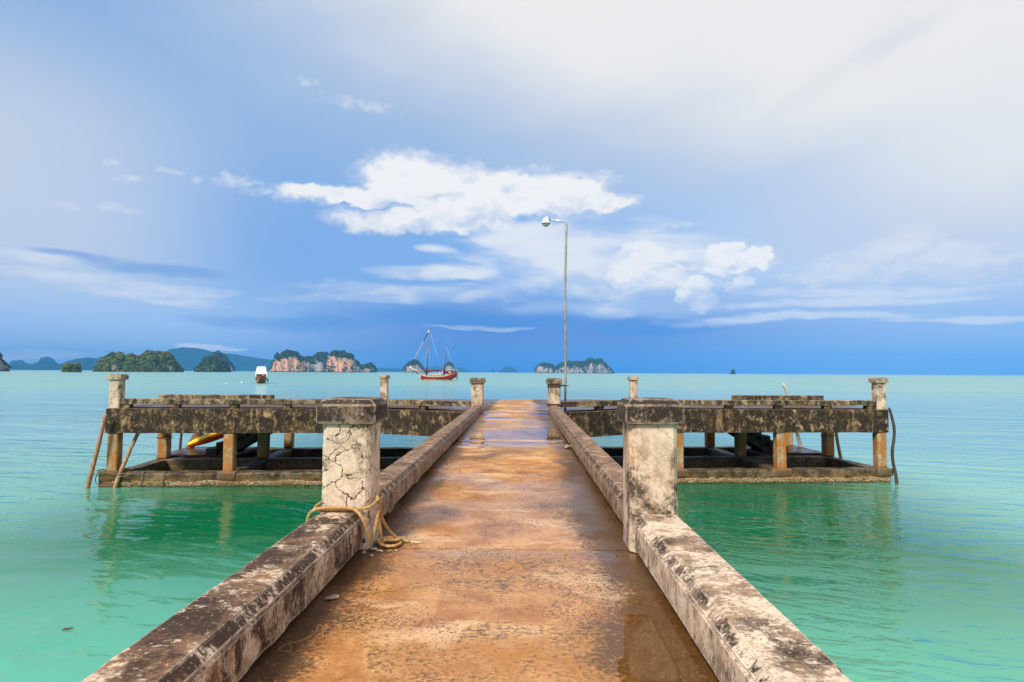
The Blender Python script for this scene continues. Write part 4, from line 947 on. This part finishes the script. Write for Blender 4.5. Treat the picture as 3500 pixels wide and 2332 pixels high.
# x runs from bow (-) to stern (+); hull loft
ST = [(-7.3, 3.6, 3.1, 0.05), (-6.6, 2.7, 2.85, 0.55), (-5.6, 1.1, 2.5, 1.1), (-4.4, -0.4, 2.1, 1.6), (-2.5, -0.9, 1.75, 2.0), (0, -1.0, 1.55, 2.15), (2.5, -1.0, 1.65, 2.1), (4.6, -0.7, 2.0, 1.95), (6.2, 0.0, 2.7, 1.75), (7.6, 0.9, 3.05, 1.55), (8.7, 1.6, 3.3, 1.35)]
def loft(stn, lo_f=0.0, hi_f=1.0, inset=0.0):
    bm = bmesh.new(); rows = []
    for (x, zk, zd, hb) in stn:
        row = []
        if zk > zd: zk = zd-0.05
        for k in range(13):
            a = -1+2*k/12; s_ = abs(a); z = zk+(zd-zk)*(s_**2.2)
            yy = (1 if a > 0 else -1)*hb*(s_**0.55)
            row.append(bm.verts.new((x+0.25*(z-zk)*(-0.12 if x < 0 else 0.05), yy, z)))
        rows.append(row)
    for i in range(len(rows)-1):
        for k in range(12): bm.faces.new((rows[i][k], rows[i+1][k], rows[i+1][k+1], rows[i][k+1])).smooth = True
    bm.faces.new(rows[-1]); bm.faces.new(list(reversed(rows[0])))
    for i in range(len(rows)-1): bm.faces.new((rows[i][0], rows[i][12], rows[i+1][12], rows[i+1][0]))
    bmesh.ops.recalc_face_normals(bm, faces=bm.faces); return bm
hull = link('hull', loft(ST), M_RED, sb)
def strip(za, zb, x0, x1, off, mat, name, par):
    bm = bmesh.new(); rows = []
    for i in range(25):
        x = x0+(x1-x0)*i/24
        for (xa, ka, da, ha), (xb, kb, db, hb_) in zip(ST, ST[1:]):
            if xa <= x <= xb:
                t = (x-xa)/(xb-xa); zk = ka+(kb-ka)*t; zd = da+(db-da)*t; hb = ha+(hb_-ha)*t; break
        r = []
        for f in (za, zb):
            z = f if za < 0.6 else zd+f-2.0
            s_ = max(0, min(1.0, (z-zk)/(zd-zk)))**(1/2.2)
            r.append(bm.verts.new((x, -(hb*s_**0.55+off), z)))
        rows.append(r)
    for a, b_ in zip(rows, rows[1:]): bm.faces.new((a[0], b_[0], b_[1], a[1]))
    link(name, bm, mat, par)
strip(0.05, 0.28, -4.3, 6.0, 0.04, M_CREAMP, 'boot_stripe', hull)
strip(1.78, 2.02, -6.2, 2.6, 0.05, M_CREAMP, 'gunwale_stripe', hull)
bm = bmesh.new(); bbox(bm, -6.0, -5.3, -1.12, -1.0, 1.2, 2.0); bmesh.ops.bevel(bm, geom=bm.edges[:], offset=0.05, segments=1, affect='EDGES'); link('bow_emblem', bm, M_CREAMP, hull)
bm = bmesh.new(); tube(bm, [(-6.6, 0, 2.75), (-10.0, 0, 4.55)], [0.2, 0.14], 8); link('bowsprit', bm, M_MAST, sb)
bm = bmesh.new()
for s_ in (-0.5, 0.5):
    tube(bm, [(-5.6, s_*2.2, 3.6), (-10.0, s_*0.3, 5.2)], 0.05, 5); tube(bm, [(-5.6, s_*2.2, 3.2), (-9.8, s_*0.4, 4.9)], 0.04, 5)
    for k in range(5): t = k/4; tube(bm, [(-5.6-4.3*t, s_*(2.2-1.8*t), 2.7+1.9*t), (-5.6-4.3*t, s_*(2.2-1.8*t), 3.6+1.6*t)], 0.05, 5)
link('bow_rail', bm, M_CREAMP, sb)
M1 = [(-3.2, 0, 1.6), (-2.2, 0, 21.3)]; M2 = [(3.55, 0, 1.8), (4.35, 0, 14.6)]
bm = bmesh.new(); tube(bm, M1, [0.2, 0.11], 10); mast = link('main_mast', bm, M_MAST, sb)
bm = bmesh.new(); tube(bm, M2, [0.16, 0.08], 10); mast2 = link('mizzen_mast', bm, M_MAST, sb)
def on(m, z): a, b_ = Vector(m[0]), Vector(m[1]); return a+(b_-a)*((z-a.z)/(b_.z-a.z))
bm = bmesh.new()
for z in (10.2, 15.6): p = on(M1, z); tube(bm, [p+Vector((-.5, -1.3, 0)), p+Vector((1.1, 1.3, .15))], 0.055, 6)
link('spreader', bm, M_MAST, mast)
bm = bmesh.new(); p = on(M2, 8.7); tube(bm, [p+Vector((-.8, -1.0, 0)), p+Vector((1.0, 1.0, .05))], 0.05, 6); link('spreader', bm, M_MAST, mast2)
bm = bmesh.new(); tube(bm, [(-9.7, 0, 5.0), (-2.55, 0, 20.2)], 0.2, 8); fs = link('furled_jib', bm, M_NAVY, sb)
bm = bmesh.new(); d = (Vector((-2.55, 0, 20.2))-Vector((-9.7, 0, 5.0)))
for k in range(9):
    t = 0.25+0.055*k; a = Vector((-9.7, 0, 5.0))+d*t; tube(bm, [a+Vector((-.14, -.12, -.1)), a+d*0.02+Vector((.14, -.16, .1))], 0.13, 6)
tube(bm, [Vector((-9.8, 0, 4.8)), Vector((-9.4, 0, 5.7))], 0.24, 8); tube(bm, [Vector((-2.9, 0, 19.4)), Vector((-2.5, 0, 20.4))], 0.24, 8)
link('sail_lashing', bm, M_WHITE, fs)
bm = bmesh.new(); tube(bm, [(-3.3, 0, 2.5), (-3.1, 0, 5.0), (-3.05, 0, 5.6)], [0.55, 0.42, 0.2], 8); tube(bm, [(-3.0, 0, 3.6), (-1.0, 0, 3.9), (2.6, 0, 4.15)], [0.55, 0.36, 0.2], 8); link('boom_sail', bm, M_REDDK, mast)
bm = bmesh.new(); tube(bm, [(3.6, 0, 2.5), (3.75, 0, 4.6), (3.8, 0, 5.6)], [0.5, 0.36, 0.15], 8); tube(bm, [(3.7, 0, 3.6), (6.8, 0, 3.5)], [0.4, 0.2], 8); link('mizzen_sail', bm, M_REDDK, mast2)
bm = bmesh.new()
for a, b_ in (((-2.2, 0, 21.2), (-9.0, 0, 4.5)), ((-2.7, 0, 13), (-7.2, 0, 3)), ((-2.25, 0, 20.5), (3.2, -1.9, 2)), ((-2.6, 0, 14), (-4.2, -1.8, 2.2)), ((-2.6, 0, 14), (-1.2, -1.9, 2)), ((-2.3, 0, 20), (-2.5, -2.0, 2)), ((-2.25, 0, 20.5), (3.2, 1.9, 2)), ((4.3, 0, 14.2), (7.6, -1.4, 3.1)), ((4.3, 0, 14.2), (3.0, -1.9, 2)), ((4.3, 0, 14.2), (8.4, 1.2, 3.1)), ((4.35, 0, 14.6), (4.45, 0, 17.2))):
    tube(bm, [a, b_], 0.022, 4)
link('rigging', bm, M_WIRE, sb)
bm = bmesh.new(); bbox(bm, -1.8, 2.6, -1.2, 1.2, 1.7, 2.35); bmesh.ops.bevel(bm, geom=bm.edges[:], offset=0.1, segments=2, affect='EDGES'); ch = link('deckhouse', bm, M_CREAMP, sb)
for k in range(4):
    bm = bmesh.new(); bbox(bm, -1.5+k, -0.9+k, -1.235, -1.19, 1.9, 2.2); link('window', bm, M_WINDOW, ch)
bm = bmesh.new(); bbox(bm, 4.4, 7.9, -1.35, 1.35, 2.6, 3.75); bmesh.ops.bevel(bm, geom=bm.edges[:], offset=0.15, segments=2, affect='EDGES'); ch = link('stern_cabin', bm, M_RED, sb)
for k in range(3):
    bm = bmesh.new(); bbox(bm, 4.7+k*1.05, 5.3+k*1.05, -1.385, -1.34, 3.0, 3.5); link('window', bm, M_CREAMP if k == 1 else M_WINDOW, ch)
bm = bmesh.new()
tube(bm, [(5.5, -1.5, 4.4), (8.9, -1.2, 4.4), (8.9, 1.2, 4.4)], 0.05, 5)
for x in (5.5, 6.6, 7.7, 8.9): tube(bm, [(x, -1.45 if x < 8 else -1.2, 3.2), (x, -1.45 if x < 8 else -1.2, 4.4)], 0.05, 5)
link('stern_rail', bm, M_CREAMP, sb)
for k, x in enumerate((1.2, 2.1, 3.0, 3.9)):
    bm = bmesh.new(); lathe(bm, [(0.06, -0.45), (0.17, -0.3), (0.17, 0.25), (0.06, 0.4)], 10, (x, -2.25, 0.95)); link('fender', bm, M_BLACK, hull)
bm = bmesh.new(); bbox(bm, 8.6, 8.9, -0.12, 0.12, 0.2, 1.7); link('rudder', bm, M_MAST, hull)
bm = bmesh.new(); tube(bm, [(8.6, 0, 3.2), (9.6, 0, 3.5)], 0.05, 5); link('flag_staff', bm, M_MAST, sb)
for k, (x, h) in enumerate(((2.2, 1.0), (3.2, 1.15))):
    bm = bmesh.new(); tube(bm, [(x, -0.6, 2.3), (x, -0.6, 2.3+h)], [0.2, 0.16], 8); link('deck_bundle', bm, M_CREAMP if k else M_WHITE, sb)

# ------------------------------------------------------------------ white-roofed wooden boat seen bow-on
tb = empty('passenger_boat', (-71.6, 160.5, 0), radians(24), label='brown wooden passenger boat with a tall white canopy, bow towards the pier', cat='boat')
# y runs from bow (-) to stern (+)
bm = bmesh.new(); rows = []
for (y, zk, zd, hb) in ((-3.2, 1.5, 2.0, 0.06), (-2.6, 0.7, 1.85, 0.7), (-1.6, -0.2, 1.65, 1.2), (0, -0.5, 1.45, 1.45), (3, -0.6, 1.3, 1.5), (7, -0.5, 1.3, 1.42), (9.5, 0.0, 1.5, 1.2)):
    rows.append([bm.verts.new(((1 if k > 6 else -1)*hb*(abs(k-6)/6)**0.6, y, zk+(zd-zk)*(abs(k-6)/6)**2)) for k in range(13)])
for a, b_ in zip(rows, rows[1:]):
    for k in range(12): bm.faces.new((a[k], a[k+1], b_[k+1], b_[k])).smooth = True
    bm.faces.new((a[0], b_[0], b_[12], a[12]))
bm.faces.new(rows[0]); bm.faces.new(rows[-1]); bmesh.ops.recalc_face_normals(bm, faces=bm.faces)
th = link('hull', bm, M_HULLBR, tb)
bm = bmesh.new()
for s_ in (-1, 1): tube(bm, [(s_*0.06, -3.25, 2.02), (s_*0.72, -2.6, 1.88), (s_*1.22, -1.6, 1.68), (s_*1.47, 0, 1.48), (s_*1.52, 3, 1.33), (s_*1.44, 7, 1.33), (s_*1.22, 9.5, 1.53)], 0.07, 6)
link('gunwale', bm, M_REDDK, th)
bm = bmesh.new(); bbox(bm, -1.2, 1.2, -0.4, 8.0, 1.2, 2.45); bmesh.ops.bevel(bm, geom=bm.edges[:], offset=0.08, segments=2, affect='EDGES'); tcab = link('cabin', bm, M_PINK, tb)
for x0, x1 in ((-1.0, -0.55), (-0.45, 0.1), (0.75, 1.08)):
    bm = bmesh.new(); bbox(bm, x0, x1, -0.44, -0.39, 2.1, 2.4); link('window', bm, M_WINDOW, tcab)
bm = bmesh.new()          # canopy: sloping white front, long flat roof
pr = [(-0.9, 2.50), (-0.85, 2.62), (1.1, 4.50), (1.5, 4.62), (8.2, 4.55), (8.3, 4.45), (8.3, 2.5)]
ws = (1.48, 1.48, 1.12, 1.05, 1.05, 1.08, 1.45)
A = [bm.verts.new((-w, y, z)) for (y, z), w in zip(pr, ws)]; B = [bm.verts.new((w, y, z)) for (y, z), w in zip(pr, ws)]
for i in range(7): bm.faces.new((A[i], A[(i+1) % 7], B[(i+1) % 7], B[i]))
bm.faces.new(A); bm.faces.new(list(reversed(B))); bmesh.ops.recalc_face_normals(bm, faces=bm.faces)
bmesh.ops.bevel(bm, geom=bm.edges[:], offset=0.06, segments=2, affect='EDGES'); link('canopy', bm, M_WHITE, tb)
bm = bmesh.new()
for s_ in (-1, 1):
    for y in (-0.8, 3, 7.5): tube(bm, [(s_*1.40, y, 1.4), (s_*1.42, y, 2.52)], 0.07, 6)
link('canopy_post', bm, M_WHITE, tb)
bm = bmesh.new()
for x in (0.3, 0.62): tube(bm, [(x, -0.7, 1.5), (x, -0.6, 2.9)], 0.045, 6)
for k in range(5): tube(bm, [(0.3, -0.7+0.02*k, 1.65+k*0.26), (0.62, -0.7+0.02*k, 1.65+k*0.26)], 0.035, 6)
link('ladder', bm, M_WHITE, tb)
bm = bmesh.new(); tube(bm, [(0.95, 2.0, 4.5), (1.05, 2.0, 5.3)], 0.03, 5); tube(bm, [(0.1, 2.0, 4.5), (0.1, 2.0, 5.0)], 0.03, 5); link('antenna', bm, M_WIRE, tb)
bm = bmesh.new(); lathe(bm, [(0.06, -0.5), (0.16, -0.35), (0.16, 0.3), (0.06, 0.45)], 10, (1.72, 1.0, 0.85)); link('fender', bm, M_BLACK, th)
bm = bmesh.new(); tube(bm, [(-0.5, -2.9, 1.7), (-1.0, -3.4, 0.6), (-1.25, -3.6, -0.1)], 0.04, 5); link('anchor_line', bm, M_CREAMP, th)

# ------------------------------------------------------------------ buoys, leaf, stones, wire
for (x, y, lab, s_) in ((-77.67, 153.4, 'smaller white mooring buoy, farther from the passenger boat', 0.18), (-80.97+2.2, 164.4, 'larger white mooring buoy, nearer the passenger boat', 0.28)):
    b0 = empty('mooring_buoy', (x, y, 0), label=lab, cat='buoy', group='mooring buoys in the bay')
    bm = bmesh.new(); lathe(bm, [(s_*.3, -s_*.5), (s_*.9, -s_*.1), (s_, s_*.25), (s_*.8, s_*.7), (s_*.3, s_*.95)], 14); link('float', bm, M_WHITE, b0, smooth=True)
    bm = bmesh.new(); tube(bm, [(-s_*.15, 0, s_*.9), (-s_*.15, 0, s_*1.2), (s_*.15, 0, s_*1.2), (s_*.15, 0, s_*.9)], s_*0.06, 6); link('ring', bm, M_STEEL, b0)
bm = bmesh.new(); pts = [(-.06, 0, 0), (-.03, .02, .008), (.02, .025, .004), (.065, 0, .01), (.02, -.02, .008), (-.03, -.02, .003)]
tv = [bm.verts.new(p) for p in pts]; bm.faces.new(tv); r_ = bmesh.ops.extrude_face_region(bm, geom=bm.faces[:]); bmesh.ops.translate(bm, verts=[e for e in r_['geom'] if isinstance(e, bmesh.types.BMVert)], vec=(0, 0, .008))
link('floating_leaf', bm, M_LEAF, None, (-5.93, 7.77, 0.004), (0, 0, 0.4), label='brown leaf floating on the water left of the near parapet', cat='leaf')
def chip(x, y, s, lab, fl=0.35, grp=None):
    bm = bmesh.new(); bmesh.ops.create_icosphere(bm, subdivisions=1, radius=s, matrix=Matrix.Diagonal((1.3, 0.8, fl, 1)))
    for v in bm.verts: v.co += Vector((random.uniform(-1, 1), random.uniform(-1, 1), random.uniform(-.4, .4)))*s*0.25
    link('concrete_chip', bm, M_STONE, None, (x, y, dz(y)+s*fl*0.75), (0, 0, random.random()*3), label=lab, cat='chip', group=grp)
chip(-1.03, 3.27, 0.034, 'flat concrete chip lying against the near left parapet', 0.25)
chip(0.74, 9.3, 0.07, 'concrete lump at the foot of the far right parapet by the puddle', 0.45)
for (x, y, s, lab) in ((-1.02, 4.12, .028, 'largest concrete crumb at the foot of the cracked pillar'), (-0.97, 4.09, .02, 'concrete crumb just right of the largest crumb below the coiled rope'),
                       (-1.07, 4.05, .022, 'concrete crumb nearest the left parapet below the cracked pillar'), (-0.9, 4.1, .014, 'small crumb in front of the middle of the coiled rope'),
                       (-1.0, 4.0, .016, 'small crumb lying nearest the viewer before the coiled rope'), (-0.86, 4.12, .012, 'tiniest crumb beside the right end of the coiled rope')):
    chip(x, y, s, lab, 0.4, 'crumbs by the coiled rope')
bm = bmesh.new()
wp = [(-1.10, 2.74), (-1.04, 2.70), (-1.02, 2.66), (-1.07, 2.655), (-1.06, 2.72), (-1.0, 2.75), (-0.97, 2.84), (-0.985, 2.92), (-0.95, 2.88), (-0.92, 2.80), (-0.86, 2.78), (-0.80, 2.775)]
tube(bm, catmull([(x, y, dz(y)+0.006+0.012*abs(sin(i*1.7))) for i, (x, y) in enumerate(wp)], 0.015), 0.0010, 5)
tag(link('fishing_line', bm, M_ROPE), 'thin pale tangled line lying on the walkway by the near left parapet', 'line')

# ------------------------------------------------------------------ haze in the air over the bay
bm = bmesh.new(); bbox(bm, -9500, 9500, -2000, 10500, -3.0, 330)
hm = bpy.data.materials.new('sea_haze'); hm.use_nodes = True; nt = hm.node_tree
for nd in list(nt.nodes): nt.nodes.remove(nd)
o_ = nt.nodes.new('ShaderNodeOutputMaterial'); vol = nt.nodes.new('ShaderNodeVolumePrincipled')
vol.inputs['Color'].default_value = (0.07, 0.43, 1.0, 1); vol.inputs['Density'].default_value = 0.95e-4; vol.inputs['Anisotropy'].default_value = -0.35
nt.links.new(vol.outputs[0], o_.inputs['Volume'])
hz = link('haze', bm, hm); tag(hz, kind='stuff')
hz['label'] = 'thin blue sea haze over the bay'
